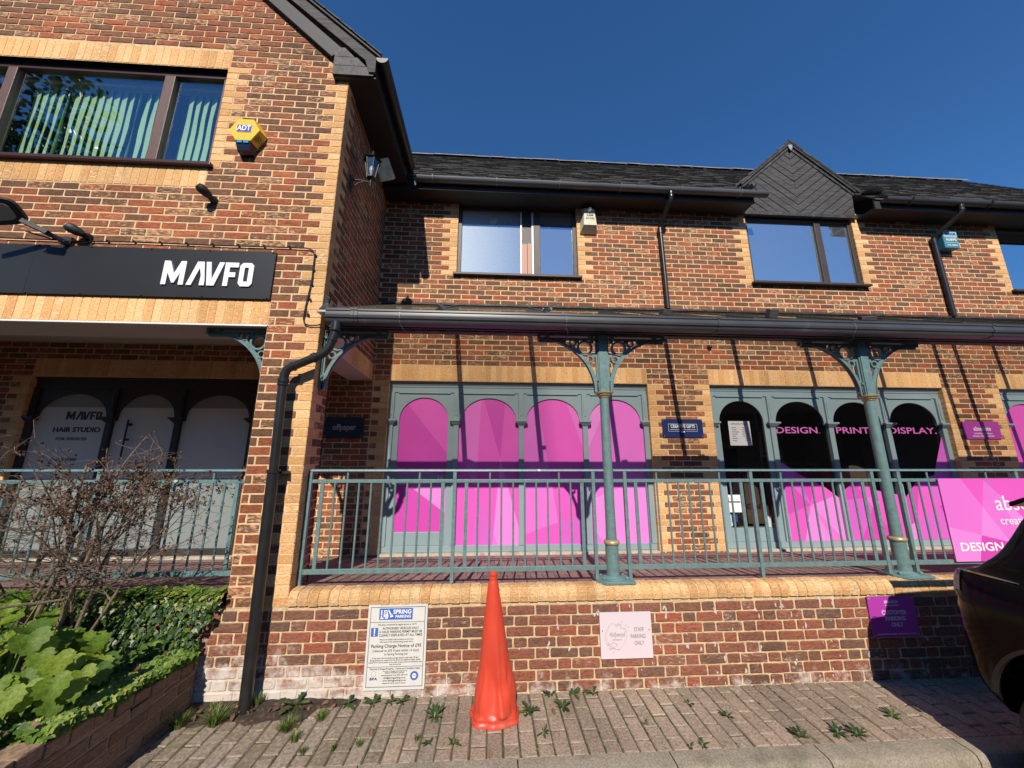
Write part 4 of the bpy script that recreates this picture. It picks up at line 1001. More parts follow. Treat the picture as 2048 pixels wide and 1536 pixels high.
# ogee gutter, with unions and clips
prof = [(3.045,2.985),(2.945,2.985),(2.932,2.982),(2.931,2.966),(2.938,2.958),(2.936,2.940),(2.930,2.925),(2.934,2.905),(2.948,2.893),(2.951,2.880),(2.962,2.868),(2.985,2.864),(3.045,2.866)]
gt = MB(); x0 = -1.425
gt.prism([(x0, p[0], p[1]) for p in prof], (12.4, 0, 0))
g_ = gt.build('gutter', M['gutter'], cn, smooth=True, ang=30)
for x in (-1.20, -1.17, 2.05, 4.75, 7.6): 
    b = MB(); b.prism([(x-.012, p[0]-.006 if p[0] < 3 else p[0], p[1]+(.004 if p[1] > 2.93 else -.005)) for p in prof], (.024, 0, 0)); b.build('union', M['gutter'], cn)
for x in (-.80, .65, 3.35, 6.2, 8.7):
    b = MB(); b.prism([(x-.005, p[0]-.004 if p[0] < 3 else p[0], p[1]+(.004 if p[1] > 2.93 else -.004)) for p in prof], (.010, 0, 0)); b.tube([(x, 2.96, 2.866), (x+.02, 2.99, 2.83), (x+.03, 3.05, 2.83)], .003, 5); b.build('clip', M['gutter2'], cn)
world_child(cn)
# loose things lying on the canopy roof
def rest(name, x, y, dims, rot, label, m, cat, grp=None):
    b = MB(); sx, sy, sz = dims; b.box(-sx/2, sx/2, -sy/2, sy/2, 0, sz)
    o = b.build(name, m, bevel=.004); o.location = (x, y, cz_(y)+.008); o.rotation_euler = rot; return tag(o, label, cat, grp)
sl_ = atan2(.470, 1)
rest('wood_offcut', -.465, 3.09, (.11, .10, .03), (sl_+.35, .62, .5), 'short grooved timber offcut tipped on end on the canopy, left of the long window', M['weath'], 'wood block', 'timber offcuts on the canopy')
rest('wood_offcut', 1.63, 3.09, (.085, .07, .06), (sl_, .0, .1), 'small square timber block on the canopy at the foot of the drainpipe', M['weath'], 'wood block', 'timber offcuts on the canopy')
rest('wood_offcut', 2.67, 3.08, (.09, .06, .085), (sl_, .0, .05), 'upright dark timber block on the canopy above the taped gutter joint', M['weath'], 'wood block', 'timber offcuts on the canopy')
rest('wood_offcut', 3.66, 3.09, (.13, .06, .04), (sl_, .05, -.2), 'flat timber chock on the canopy above the right iron column', M['weath'], 'wood block', 'timber offcuts on the canopy')
b = MB(); random.seed(17); crumpled(b, (0, 0, 0), .09, .07, .018, 4); o = b.build('lead_scrap', M['white']); o.location = (.53, 3.25, cz_(3.25)+.025); tag(o, 'crumpled white scrap on the canopy roof above the second arch', 'scrap')
b = MB(); crumpled(b, (0, 0, 0), .10, .12, .03, 5, 0)
b2 = MB(); random.seed(5)
pts = [(-.045,-.03,.0),(.05,-.03,.0),(.055,.0,.04),(.02,.0,.085),(.035,-.01,.13),(.0,-.01,.155),(-.02,0,.13),(-.015,0,.08),(-.055,0,.03)]
b2.prism(pts, (0, .03, 0)); b2.box(-.05, .06, -.045, .03, -.02, .002, 1); o = b2.build('torn_flashing', [M['iron'], M['lead']], bevel=.004); o.location = (-1.475, 3.03, 2.985); tag(o, 'torn black and white flashing at the left end of the canopy gutter', 'flashing')

# =================================================================== DRAINPIPES
t = empty('drainpipe', (-1.67, 2.95, 0), 'thick black swan-neck drainpipe down the buff corner of the brick pillar', 'drainpipe', 'black drainpipes')
def arcpts(p, q, r, n=5):
    return [tuple(Vector(p).lerp(Vector(q), k/n)) for k in range(n+1)]
b = MB(); pr = .0345
path = [(-1.335,2.965,2.86),(-1.335,2.965,2.80),(-1.345,2.965,2.74),(-1.372,2.965,2.645),(-1.395,2.965,2.605),(-1.43,2.965,2.575),(-1.665,2.97,2.465),(-1.695,2.97,2.445),(-1.712,2.97,2.40),(-1.714,2.97,2.33)]
b.tube(path, pr, 16); b.tube([(-1.714,2.97,2.34),(-1.695,2.972,1.58)], pr, 16)
b.tube([(-1.697,2.972,1.62),(-1.678,2.975,.0)], .041, 16)
b.build('pipe', M['black'], t, smooth=True)
b = MB()
for p, q, r in (((-1.335,2.965,2.865),(-1.335,2.965,2.80),.044),((-1.335,2.965,2.80),(-1.337,2.965,2.785),.049),((-1.352,2.965,2.715),(-1.356,2.965,2.70),.040),((-1.47,2.966,2.556),(-1.50,2.966,2.542),.041),((-1.64,2.969,2.476),(-1.655,2.969,2.469),.041),((-1.7135,2.97,2.365),(-1.713,2.97,2.335),.041),((-1.7128,2.97,2.325),(-1.7125,2.97,2.31),.043),((-1.6965,2.972,1.64),(-1.6962,2.972,1.61),.046)):
    b = MB(); b.tube([p, q], r, 16); b.build('collar', M['black'], t, smooth=True)
b = MB(); b.box(-1.72, -1.62, 3.0, 3.07, 1.605, 1.625); b.tube([(-1.625,2.99,1.612),(-1.625,3.07,1.612)], .006, 6); b.build('pipe_bracket', M['black'], t); world_child(t)
for x, xo, lb in ((2.535, .045, 'slim black drainpipe between the open window and the boarded dormer'), (7.02, .14, 'slim black drainpipe beside the blue alarm box')):
    t = empty('drainpipe', (x, 4.72, 3.9), lb, 'drainpipe', 'black drainpipes')
    b = MB(); gxx = x+xo
    b.tube([(gxx,4.41,5.56),(gxx,4.41,5.47),(gxx-.005,4.43,5.42),(gxx-.02,4.46,5.39),(x+.0,4.70,5.20),(x-.005,4.72,5.165),(x,4.72,5.10),(x+.01,4.72,3.86)], .033, 14); b.build('pipe', M['black'], t, smooth=True)
    b = MB()
    for p, q in (((gxx,4.41,5.55),(gxx,4.41,5.52)),((gxx,4.41,5.49),(gxx,4.41,5.465)),((x-.004,4.72,5.17),(x-.002,4.72,5.08))): b = MB(); b.tube([p, q], .0385, 14); b.build('collar', M['black'], t, smooth=True)
    world_child(t)

# =================================================================== RAILINGS
def railing(x0, x1, posts, label, worn=False, endpost=True):
    t = empty('railing', ((x0+x1)/2, YC, .73), label, 'railing', 'green iron railings along the raised walkway')
    mt = M['green_worn'] if worn else M['green']
    b = MB(); n = 6
    hp = [(-.020,1.617),(-.016,1.630),(0,1.635),(.016,1.630),(.020,1.617)]
    b.prism([(x0, YC+p[0], p[1]) for p in hp], (x1-x0, 0, 0)); b.build('handrail', M['green_worn'], t, smooth=True)
    for nm, z0, z1 in (('middle_rail', 1.521, 1.549), ('bottom_rail', .812, .850)):
        b = MB(); b.box(x0 if nm == 'middle_rail' else x0, x1, YC-.009, YC+.009, z0, z1); b.build(nm, mt, t, bevel=.002)
    for p in posts:
        b = MB(); zb = .732; b.box(p-.0145, p+.0145, YC-.016, YC+.016, zb, 1.618); b.build('post', mt, t, bevel=.002)
    for a, c in zip(posts, posts[1:]):
        s = (c-a)/12
        for k in range(1, 12):
            x = a+s*k; b = MB()
            if k in (1, 11): b.box(x-.0145, x+.0145, YC-.0055, YC+.0055, .84, 1.53)
            else:
                b.tube([(x+random.uniform(-.001,.001), YC, .845),(x+random.uniform(-.002,.002), YC, 1.2),(x, YC, 1.53)], .0082, 8)
                if k in (3, 9): b.tube([(x, YC, 1.53),(x, YC, 1.62)], .0082, 8)
            b.build('baluster', mt, t)
    world_child(t); return t
random.seed(6)
railing(-1.515, .993, [-1.512, -.307, .898], 'green railing in front of the magenta arches, between brick pillar and first iron column')
railing(1.079, 3.592, [1.182, 2.342, 3.502], 'green railing between the two iron columns')
railing(3.680, 6.15, [3.762, 4.95, 6.14], 'green railing right of the second iron column, behind the magenta banner')
railing(-6.15, -1.977, [-5.57, -4.38, -3.19, -2.0], 'flaking green railing across the hair studio porch, behind the bare shrub', worn=True)

# =================================================================== SIGNS
def plate(root, name, x0, x1, z0, z1, yb, th, m, bev=.0):
    b = MB(); b.box(x0, x1, yb-th, yb, z0, z1); return b.build(name, m, root, bevel=bev)
def screws(root, pts, y, r=.006, m=None):
    b = MB()
    for x, z in pts: b.lathe([(r,0),(r,-.003),(r*.5,-.005)], (x, y, z), 10, axis='Y')
    return b.build('screw', m or M['lead'], root)
M['signblk'] = mat('matt_black_sign_board', (.022,.022,.024), .38, noise_amt=.1, nscale=3)
t = empty('shop_sign', (-4.1, YA, 3.33), 'long black fascia sign with white MAVFO letters over the porch', 'sign')
for x0, x1 in ((-4.006, -1.978), (-6.2, -4.009)): plate(t, 'board', x0, x1, 3.102, 3.563, YA-.004, .018, M['signblk'], .001)
b = MB(); mavfo(b, -2.905, YA-.023, 3.212, .226, t=.012, slant=.0)
b.v = [(-2.905+(x+2.905)*.845, y, z) for x, y, z in b.v]; b.build('wordmark', mat('white_sign_letter', (.85,.85,.85), .4), t)
b = MB()
for x in (-5.6, -4.8, -3.99, -3.55, -3.05, -2.55, -2.0):
    for z in (3.112, 3.553): b.lathe([(.008,0),(.008,-.004),(.004,-.007)], (x, YA-.022, z), 8, axis='Y')
b.build('screw', M['black'], t); world_child(t)
t = empty('wall_sign', (-1.83, YB, 2.1), 'small black offpaper plate on the shaded wall beside the brick pillar', 'sign')
plate(t, 'board', -2.150, -1.655, 1.980, 2.245, YB-.004, .012, mat('navy_black_plate', (.016,.020,.030), .35)); text_obj('lettering', [('offpaper', -1.90, YB-.019, 2.115, .105, {'fit': .295, 'bold': .012})], mat('pale_grey_letter', (.50,.48,.45), .5), t)
screws(t, [(-2.13,2.0),(-1.675,2.0),(-2.13,2.225),(-1.675,2.225)], YB-.016); world_child(t)
t = empty('wall_sign', (2.6, YB, 2.13), 'navy blue CREATIVE GIFTS plate on the pier between the two shopfronts', 'sign')
plate(t, 'board', 2.328, 2.896, 2.006, 2.255, YB-.004, .010, mat('navy_plate', (.018,.032,.12), .3))
text_obj('lettering', [('CREATIVE GIFTS', 2.612, YB-.016, 2.155, .062, {'fit': .34, 'bold': .02}), ('PERSONALISED GIFTS & EMBROIDERY', 2.612, YB-.016, 2.112, .018, {'fit': .36})], M['white'], t)
b = MB(); y_ = YB-.014
for q in ((2.41,2.815,2.186,2.190),(2.41,2.575,2.088,2.091),(2.65,2.815,2.088,2.091),(2.41,2.4135,2.091,2.186),(2.8115,2.815,2.091,2.186)): b.box(q[0], q[1], y_-.001, y_, q[2], q[3])
b.prism([(2.59,y_,2.072),(2.635,y_,2.072),(2.640,y_,2.085),(2.625,y_,2.096),(2.60,y_,2.096),(2.585,y_,2.085)], (0,-.001,0)); b.build('border', M['white'], t)
screws(t, [(2.345,2.022),(2.88,2.022),(2.345,2.24),(2.88,2.24)], YB-.014); world_child(t)
t = empty('wall_sign', (7.04, YB, 2.13), 'small magenta absolute plate on the pier right of the DISPLAY window', 'sign')
plate(t, 'board', 6.755, 7.322, 2.006, 2.255, YB-.004, .010, mat('magenta_plate', (.36,.045,.30), .35))
text_obj('lettering', [('absolute', 7.04, YB-.016, 2.150, .085, {'fit': .27, 'bold': .006}), ('creative solutions', 7.04, YB-.016, 2.085, .035, {'fit': .28}), ('DESIGN. PRINT. DISPLAY.', 7.04, YB-.016, 2.045, .03, {'fit': .34})], M['white'], t)
screws(t, [(6.775,2.022),(7.305,2.022),(6.775,2.24),(7.305,2.24)], YB-.014); world_child(t)

t = empty('parking_notice', (-.69, YA, .34), 'tall white SPRING PARKING terms notice with blue logo, low on the old wall', 'sign')
plate(t, 'board', -.915, -.470, .058, .629, YA-.004, .006, mat('white_notice_board', (.62,.61,.57), .5, noise_amt=.05, nscale=10))
yq = YA-.0105; b = MB()
def rline(b, x0, x1, z0, z1, w_, y, m=0):
    b.box(x0, x1, y-.0006, y, z0, z0+w_, m); b.box(x0, x1, y-.0006, y, z1-w_, z1, m); b.box(x0, x0+w_, y-.0006, y, z0+w_, z1-w_, m); b.box(x1-w_, x1, y-.0006, y, z0+w_, z1-w_, m)
rline(b, -.898, -.486, .078, .612, .004, yq); b.box(-.894, -.490, yq-.0006, yq, .506, .509); b.box(-.894, -.490, yq-.0006, yq, .208, .211)
b.build('border', mat('grey_ink', (.10,.11,.13), .6), t)
BL = mat('blue_ink', (.055,.13,.45), .5); b = MB(); b.box(-.832, -.582, yq-.0008, yq, .524, .602, 0); b.build('logo', BL, t); b = MB(); b.box(-.885, -.833, yq-.0008, yq, .412, .470, 0); b.build('logo', BL, t); b = MB()
b.lathe([(.030,0),(.030,-.001),(.018,-.001)], (-.548, yq, .147), 20, axis='Y'); b.build('logo', BL, t)
b = MB(); yw = yq-.001
b.box(-.864, -.855, yw-.0005, yw, .432, .466); b.box(-.864, -.855, yw-.0005, yw, .418, .427); b.build('logo_mark', M['white'], t); b = MB()
b.box(-.820, -.811, yw-.0005, yw, .556, .592); b.box(-.820, -.811, yw-.0005, yw, .543, .552); b.box(-.822, -.800, yw-.0005, yw, .530, .540)
b.prism([(-.800,yw,.545),(-.762,yw,.545),(-.775,yw,.590),(-.798,yw,.590)], (0,-.0005,0)); b.prism([(-.770,yw,.590),(-.762,yw,.594),(-.738,yw,.556),(-.748,yw,.552)], (0,-.0005,0))
b.prism([(-.752,yw,.556),(-.734,yw,.560),(-.726,yw,.545),(-.750,yw,.540)], (0,-.0005,0)); b.box(-.790, -.765, yw-.0005, yw, .532, .541)
b.build('logo_mark', M['white'], t); b = MB(); b.lathe([(.016,0),(.016,-.0006)], (-.548, yq-.0012, .147), 18, axis='Y')
b.build('logo_mark', M['white'], t)
b = MB(); b.prism([(-.791,yw-.0007,.552),(-.786,yw-.0007,.552),(-.788,yw-.0007,.584),(-.793,yw-.0007,.584)], (0,-.0003,0)); b.box(-.788, -.776, yw-.0010, yw-.0007, .566, .571); b.box(-.788, -.777, yw-.0010, yw-.0007, .579, .583); b.box(-.779, -.776, yw-.0010, yw-.0007, .567, .582)
b.build('logo_letter', BL, t)
text_obj('logo_text', [('SPRING', -.660, yq-.0015, .577, .040, {'fit': .135, 'bold': .03}), ('PARKING', -.652, yq-.0015, .545, .026, {'fit': .115, 'bold': .03})], M['white'], t)
ink = mat('black_ink', (.03,.03,.035), .7); blu = mat('dark_blue_ink', (.04,.06,.16), .7); cx_ = -.692
text_obj('print', [('This area is monitored by regular patrols or CCTV', cx_, yq, .490, .017, {'fit': .29}),
    ('AUTHORISED VEHICLES ONLY', -.665, yq, .464, .022, {'fit': .27, 'bold': .008}), ('A VALID PARKING PERMIT MUST BE', -.665, yq, .441, .022, {'fit': .32, 'bold': .008}), ('CLEARLY DISPLAYED AT ALL TIMES', -.665, yq, .418, .022, {'fit': .32, 'bold': .008}),
    ('Failure to comply with the above at any time', cx_, yq, .390, .014, {'fit': .25}), ('will result in the vehicle being issued with a', cx_, yq, .374, .014, {'fit': .25}),
    ('Parking Charge Notice of £95', cx_, yq, .346, .030, {'fit': .37, 'bold': .01}), ('(reduced to £55 if paid within 14 days)', cx_, yq, .315, .022, {'fit': .34}), ('to Spring Parking Ltd', cx_, yq, .292, .020, {'fit': .17}),
    ('In the event that the parking charge remains unpaid after 28 days', cx_, yq, .267, .013, {'fit': .34}), ('Spring Parking may request from the DVLA the registered keeper details,', cx_, yq, .253, .013, {'fit': .37}), ('unpaid PCN\'s may be passed on to a debt recovery team and additional costs', cx_, yq, .239, .013, {'fit': .39}), ('may be incurred', cx_, yq, .225, .013, {'fit': .085}),
    ('This land is Private Property - Terms and Conditions Apply', cx_, yq, .196, .016, {'fit': .37, 'bold': .006}), ('This site is managed and enforced by', cx_, yq, .181, .011, {'fit': .18}), ('SPRING PARKING LIMITED', cx_, yq, .169, .012, {'fit': .14}), ('Parking Enquiry Line: 0845 468 1076', cx_, yq, .154, .012, {'fit': .19}),
    ('info@springparking.co.uk', cx_, yq, .137, .016, {'fit': .16, 'bold': .006}), ('www.springparking.co.uk', cx_, yq, .120, .016, {'fit': .17, 'bold': .006}), ('Registered Office Address England', cx_, yq, .103, .009, {'fit': .17})], ink, t)
b = MB(); n = 16
for k in range(n): 
    a0 = 2*pi*k/n; b.bar((-.845+.017*cos(a0), yq-.0004, .165+.017*sin(a0)), (-.845+.017*cos(a0+.42), yq-.0004, .165+.017*sin(a0+.42)), .002, .0008, up=(0,1,0))
b.build('emblem', mat('grey_emblem_ink', (.30,.32,.33), .6), t); text_obj('emblem_text', [('BPA', -.845, yq, .132, .022, {'fit': .055, 'bold': .03}), ('MEMBER', -.548, yq-.0022, .147, .009, {'fit': .026})], blu, t)
world_child(t)
t = empty('parking_sign', (1.07, YA, .38), 'pale pink STAFF PARKING ONLY sign with floral hexagon on the old wall', 'sign')
plate(t, 'board', .866, 1.277, .217, .540, YA-.006, .008, mat('pale_pink_board', (.66,.56,.60), .45))
yq = YA-.0145; gry = mat('grey_purple_ink', (.20,.17,.20), .6)
text_obj('lettering', [('STAFF', 1.175, yq, .415, .040, {'fit': .078}), ('PARKING', 1.165, yq, .368, .040, {'fit': .115}), ('ONLY', 1.172, yq, .321, .040, {'fit': .075})], gry, t)
text_obj('script', [('Hollywood', .998, yq, .383, .048, {'fit': .125, 'shear': .35}), ('HAIR & BEAUTY', .998, yq, .347, .014, {'fit': .075})], mat('mauve_ink', (.36,.22,.27), .6), t)
b = MB(); hx = [(.955,.462),(1.028,.455),(1.078,.395),(1.068,.345),(1.018,.278),(.950,.292),(.902,.350),(.912,.400)]
for p, q in zip(hx, hx[1:]+hx[:1]): b.bar((p[0], yq-.0004, p[1]), (q[0], yq-.0004, q[1]), .0018, .0006, up=(0,1,0))
hx2 = [(.94,.455),(.905,.365),(.925,.335),(.97,.285)]
for p, q in zip(hx2, hx2[1:]): b.bar((p[0], yq-.0008, p[1]), (q[0], yq-.0008, q[1]), .0015, .0006, up=(0,1,0))
b.build('hexagon', mat('copper_line', (.48,.33,.34), .5), t)
b = MB(); random.seed(14)
for c0, r0 in (((1.040,.440), .038), ((.958,.300), .038)):
    for k in range(46):
        a0 = random.uniform(0, 2*pi); rr = random.random()**.7*r0*1.15; px, pz = c0[0]+rr*cos(a0)*1.25, c0[1]+rr*sin(a0)*.8+rr*cos(a0)*-.35
        s_ = random.uniform(.003,.0065); a1 = random.uniform(0, pi); k_ = random.choice((0,1,1,2))
        b.prism([(px+s_*cos(a1), yq, pz+s_*sin(a1)), (px-s_*.4*sin(a1), yq, pz+s_*.4*cos(a1)), (px-s_*cos(a1), yq, pz-s_*sin(a1)), (px+s_*.4*sin(a1), yq, pz-s_*.4*cos(a1))], (0,-.0006,0), k_)
b.build('flower_print', [mat('white_petal_ink', (.85,.82,.78), .6), mat('sage_ink', (.28,.27,.24), .6), mat('dark_leaf_ink', (.09,.08,.09), .6)], t)
b = MB()
for x_, z_ in ((.885,.412),(1.256,.413)): b.lathe([(.004,0),(.004,-.002)], (x_, yq, z_), 8, axis='Y')
b.build('screw', M['iron'], t); world_child(t)
t = empty('parking_sign', (3.31, YA, .46), 'purple CUSTOMER PARKING ONLY sign, half in the shadow of the car', 'sign')
plate(t, 'board', 3.112, 3.520, .312, .612, YA-.006, .006, mat('purple_board', (.40,.045,.36), .35)); yq = YA-.0125
text_obj('lettering', [('absolute', 3.315, yq, .572, .038, {'fit': .12, 'bold': .006}), ('creative solutions', 3.318, yq, .545, .018, {'fit': .12}), ('CUSTOMER', 3.325, yq, .490, .044, {'fit': .215, 'bold': .012}), ('PARKING', 3.330, yq, .445, .044, {'fit': .175, 'bold': .012}), ('ONLY', 3.335, yq, .400, .044, {'fit': .10, 'bold': .012}), ('UNAUTHORISED PARKING WILL RESULT IN A PCN', 3.316, yq, .333, .014, {'fit': .33})], mat('pinkish_white_letter', (.72,.62,.72), .5), t)
screws(t, [(3.127,.327),(3.505,.327),(3.127,.597),(3.505,.597)], YA-.012); world_child(t)
# banner tied to the railing
t = empty('banner', (5.0, 3.17, 1.2), 'large magenta absolute banner with faceted pattern fixed to the railing above the car', 'banner')
b = MB(); x0, x1, z0, z1 = 4.122, 7.10, .838, 1.550; yb_ = 3.172; b.box(x0, x1, yb_, yb_+.006, z0, z1, 1)
facet(b, [(x0,z0),(x1,z0),(x1,z1),(x0,z1)], yb_-.0012, [((4.34,1.56),(4.50,1.30),4),((4.50,1.30),(4.42,1.05),1),((4.50,1.62),(5.15,.90),3),((4.28,1.09),(4.95,.93),4),((4.62,1.6),(4.72,1.30),1),((5.6,.8),(6.3,1.6),2)], 1)
b.build('panel', MG, t)
text_obj('lettering', [('absolute', 4.625, yb_-.003, 1.325, .19, {'align': 'LEFT', 'fit': .62}), ('creative solutions', 4.635, yb_-.003, 1.175, .10, {'align': 'LEFT', 'fit': .72}), ('DESIGN. PRINT. DISPLAY.', 4.183, yb_-.003, .955, .098, {'align': 'LEFT', 'fit': 1.36, 'bold': .02})], M['white'], t); world_child(t)

# =================================================================== ALARMS, CAMERAS, LAMPS, CABLE
t = empty('alarm_box', (-2.38, YA, 4.75), 'yellow hexagonal ADT alarm box with black and blue strobe base beside the window', 'alarm box')
hc = (-2.389, 4.795); yfz = 2.982
def hexa(cx, cz, rx, rz, y): return [(cx+rx*cos(a), y, cz+rz*sin(a)) for a in (pi, pi*2/3, pi/3, 0, -pi/3, -pi*2/3)]
h1 = hexa(*hc, .138, .137, yfz); h2_ = hexa(hc[0]+.0, hc[1], .158, .158, YA-.002); b = MB()
b.poly(h1, 0)
for k in range(6): k2 = (k+1) % 6; b.poly([h1[k], h1[k2], h2_[k2], h2_[k]], 0)
b.build('cover', mat('yellow_plastic', (.78,.50,.03), .35), t, bevel=.003)
b = MB(); lo1 = [(-2.458, yfz+.003, 4.672), (-2.320, yfz+.003, 4.672), (-2.330, yfz+.02, 4.585), (-2.440, yfz+.02, 4.585)]; lo2 = [(-2.47, YA-.003, 4.655), (-2.30, YA-.003, 4.655), (-2.315, YA-.003, 4.575), (-2.455, YA-.003, 4.575)]
b.poly(lo1)
for k in range(4): k2 = (k+1) % 4; b.poly([lo1[k], lo1[k2], lo2[k2], lo2[k]])
b.build('strobe_base', mat('dark_strobe_lens', (.012,.014,.03), .2), t)
b = MB(); b.box(-2.440, -2.395, yfz-.002, yfz+.002, 4.650, 4.668); b.box(-2.380, -2.335, yfz-.002, yfz+.002, 4.650, 4.668); b.build('blue_lens', mat('blue_lens', (.04,.35,.80), .2), t)
b = MB(); b.box(-2.462, -2.322, yfz-.003, yfz-.001, 4.765, 4.850); b.build('badge_edge', M['white'], t)
b = MB(); b.box(-2.458, -2.326, yfz-.005, yfz-.003, 4.769, 4.846); b.build('badge', mat('badge_blue', (.05,.055,.33), .4), t)
text_obj('badge_text', [('ADT', -2.392, yfz-.0065, 4.806, .080, {'fit': .125, 'bold': .03})], M['white'], t)
b = MB(); zc = 4.745
for k in range(4): b.bar((-2.262+k*.010, 3.0+k*.016, 4.762-k*.002), (-2.300+k*.010, 3.0+k*.016, 4.702-k*.002), .006, .006)
b.build('louvre', mat('dark_louvre', (.20,.12,.01), .5), t); world_child(t)
t = empty('alarm_box', (1.42, YB, 5.2), 'cream wedge-shaped alarm box with round strobe beside the open window', 'alarm box')
b = MB(); cr = mat('aged_cream_plastic', (.56,.52,.38), .45, noise_amt=.08, nscale=9)
f1_ = [(1.315,4.66,5.045),(1.520,4.66,5.045),(1.505,4.62,5.30),(1.505,4.66,5.41),(1.345,4.66,5.41),(1.345,4.62,5.30)]
b.prism([(1.300,YB-.003,5.05),(1.555,YB-.003,5.05),(1.545,YB-.003,5.46),(1.325,YB-.003,5.46)], (0,-.02,0))
v_ = [(1.300,4.742,5.05),(1.555,4.742,5.05),(1.545,4.742,5.46),(1.325,4.742,5.46),(1.335,4.64,5.13),(1.530,4.64,5.13),(1.505,4.66,5.42),(1.355,4.66,5.42)]
for q in ((4,5,6,7),(0,1,5,4),(1,2,6,5),(2,3,7,6),(3,0,4,7)): b.poly([v_[k] for k in q])
b.build('case', cr, t, bevel=.004)
b = MB(); b.lathe([(.030,0),(.030,-.03),(.022,-.045)], (1.43, 4.652, 5.385), 16, axis='Y'); b.build('strobe', M['white'], t, smooth=True)
text_obj('lettering', [('ALARM', 1.432, 4.642, 5.30, .035, {'fit': .10, 'bold': .01}), ('671752', 1.432, 4.638, 5.245, .035, {'fit': .12, 'bold': .01})], M['iron'], t)
b = MB()
for k in range(6): b.box(1.322, 1.334, 4.70-.004*k, 4.725, 5.36-k*.016, 5.367-k*.016)
b.lathe([(.006,0),(.006,-.004)], (1.43, 4.70, 5.09), 8, axis='Y'); b.build('louvre', M['iron'], t); world_child(t)
t = empty('alarm_box', (7.2, YB, 5.1), 'teal blue BROOK ALARMS box beside the right-hand drainpipe', 'alarm box')
b = MB(); b.box(7.09, 7.335, 4.645, YB-.003, 4.975, 5.262); b.build('case', mat('teal_plastic', (.045,.22,.30), .4), t, bevel=.008)
b = MB(); b.box(7.10, 7.325, 4.640, 4.6445, 5.165, 5.255); b.build('label_band', mat('pale_blue_plastic', (.28,.50,.62), .4), t)
text_obj('lettering', [('BROOK', 7.212, 4.638, 5.212, .052, {'fit': .19, 'bold': .03})], mat('dark_blue_letter', (.03,.06,.13), .5), t)
text_obj('lettering', [('ALARMS', 7.212, 4.642, 5.115, .060, {'fit': .18, 'bold': .03}), ('0121 486826', 7.212, 4.642, 5.02, .035, {'fit': .17, 'bold': .02})], M['white'], t)
b = MB()
for z_ in (5.155, 5.06): b.box(7.105, 7.32, 4.641, 4.6445, z_, z_+.005)
b.build('label_line', M['white'], t); world_child(t)
def spot(x, z, y, d, label):
    t = empty('security_camera', (x, YA, z), label, 'camera', 'black wall cameras'); d = Vector(d).normalized()
    b = MB(); p = Vector((x, YA-.055, z)); q = p+d*.105; u1 = d.cross(Z).normalized(); u2 = u1.cross(d)
    pts = [p-d*.01, p+d*.02, p+d*.06, q-d*.015, q]; b.tube(pts, [.022,.036,.042,.040,.030], 16); b.build('housing', M['iron'], t, smooth=True)
    b = MB(); b.tube([q, q+d*.006], .028, 16); b.build('lens', M['lead'] if 'left' in label else M['black'], t, smooth=True)
    b = MB(); b.lathe([(.036,0),(.036,-.02),(.02,-.05)], (x, YA-.002, z), 14, axis='Y'); b.build('base', M['black'], t, smooth=True); world_child(t)
spot(-2.62, 4.085, 3, (-.30, -.72, .30), 'black cylinder camera under the right end of the upstairs window')
spot(-3.62, 3.655, 3, (-.62, -.50, .32), 'small black lamp head with a pale lens above the left part of the MAVFO sign')
t = empty('floodlight', (-4.0, YA, 3.65), 'flat black floodlight on an arm above the left end of the MAVFO sign', 'floodlight')
b = MB(); R_ = Matrix.Rotation(radians(-38), 3, 'X')@Matrix.Rotation(radians(-16), 3, 'Y')
def loc(p): return tuple(Vector((-4.10, 2.80, 3.685))+R_@Vector(p))
n = 24; sup = lambda a, w_, h_: (w_*(abs(cos(a))**.5)*(1 if cos(a) > 0 else -1), h_*(abs(sin(a))**.5)*(1 if sin(a) > 0 else -1))
ring1 = [sup(2*pi*k/n, .19, .105) for k in range(n)]; ring0 = [sup(2*pi*k/n, .165, .085) for k in range(n)]
b.prism([loc((p[0], p[1], 0)) for p in ring1], Vector(loc((0,0,.035)))-Vector(loc((0,0,0)))); b.build('housing', M['iron'], t, bevel=.004)
b = MB(); b.prism([loc((p[0], p[1], -.004)) for p in [(q[0]*.86, q[1]*.80) for q in ring0]], Vector(loc((0,0,.006)))-Vector(loc((0,0,0)))); b.build('lens', mat('milky_floodlight_glass', (.32,.33,.29), .25), t)
b = MB(); b.bar((-3.93, 2.87, 3.66), (-3.78, 2.93, 3.595), .05, .035); b.bar((-3.80, 2.93, 3.60), (-3.74, 3.07, 3.57), .03, .03); b.box(-3.83, -3.73, 3.045, YA-.003, 3.575, 3.64); b.tube([(-3.95,2.92,3.60),(-3.80,3.0,3.575),(-3.70,3.03,3.59)], .006, 6); b.build('arm', M['iron'], t); world_child(t)
cb = MB(); pts = [(-6.2,3.64),(-3.9,3.615),(-3.62,3.612),(-3.2,3.622),(-2.6,3.616),(-2.0,3.618),(-1.72,3.618),(-1.665,3.600),(-1.640,3.55),(-1.637,3.30),(-1.662,3.05),(-1.668,2.93),(-1.655,2.885),(-1.61,2.868),(-1.54,2.872)]
cb.tube([(x, YA-.014, z) for x, z in pts]+[(-1.50, 3.05, 2.88)], .006, 8)
for x, z in [(-3.45+k*.225, 3.628) for k in range(8)]+[(-1.632, 3.55-k*.145) for k in range(5)]: cb.lathe([(.010,0),(.010,-.012),(.004,-.018)], (x, YA-.006, z), 8, axis='Y')
cb.tube([(-3.70,YA-.02,3.60),(-3.62,YA-.03,3.585),(-3.57,YA-.02,3.61),(-3.58,YA-.05,3.66)], .005, 6)
tag(cb.build('cable', M['black'], smooth=True), 'thin black cable clipped along the wall over the MAVFO sign and down its right side', 'cable')
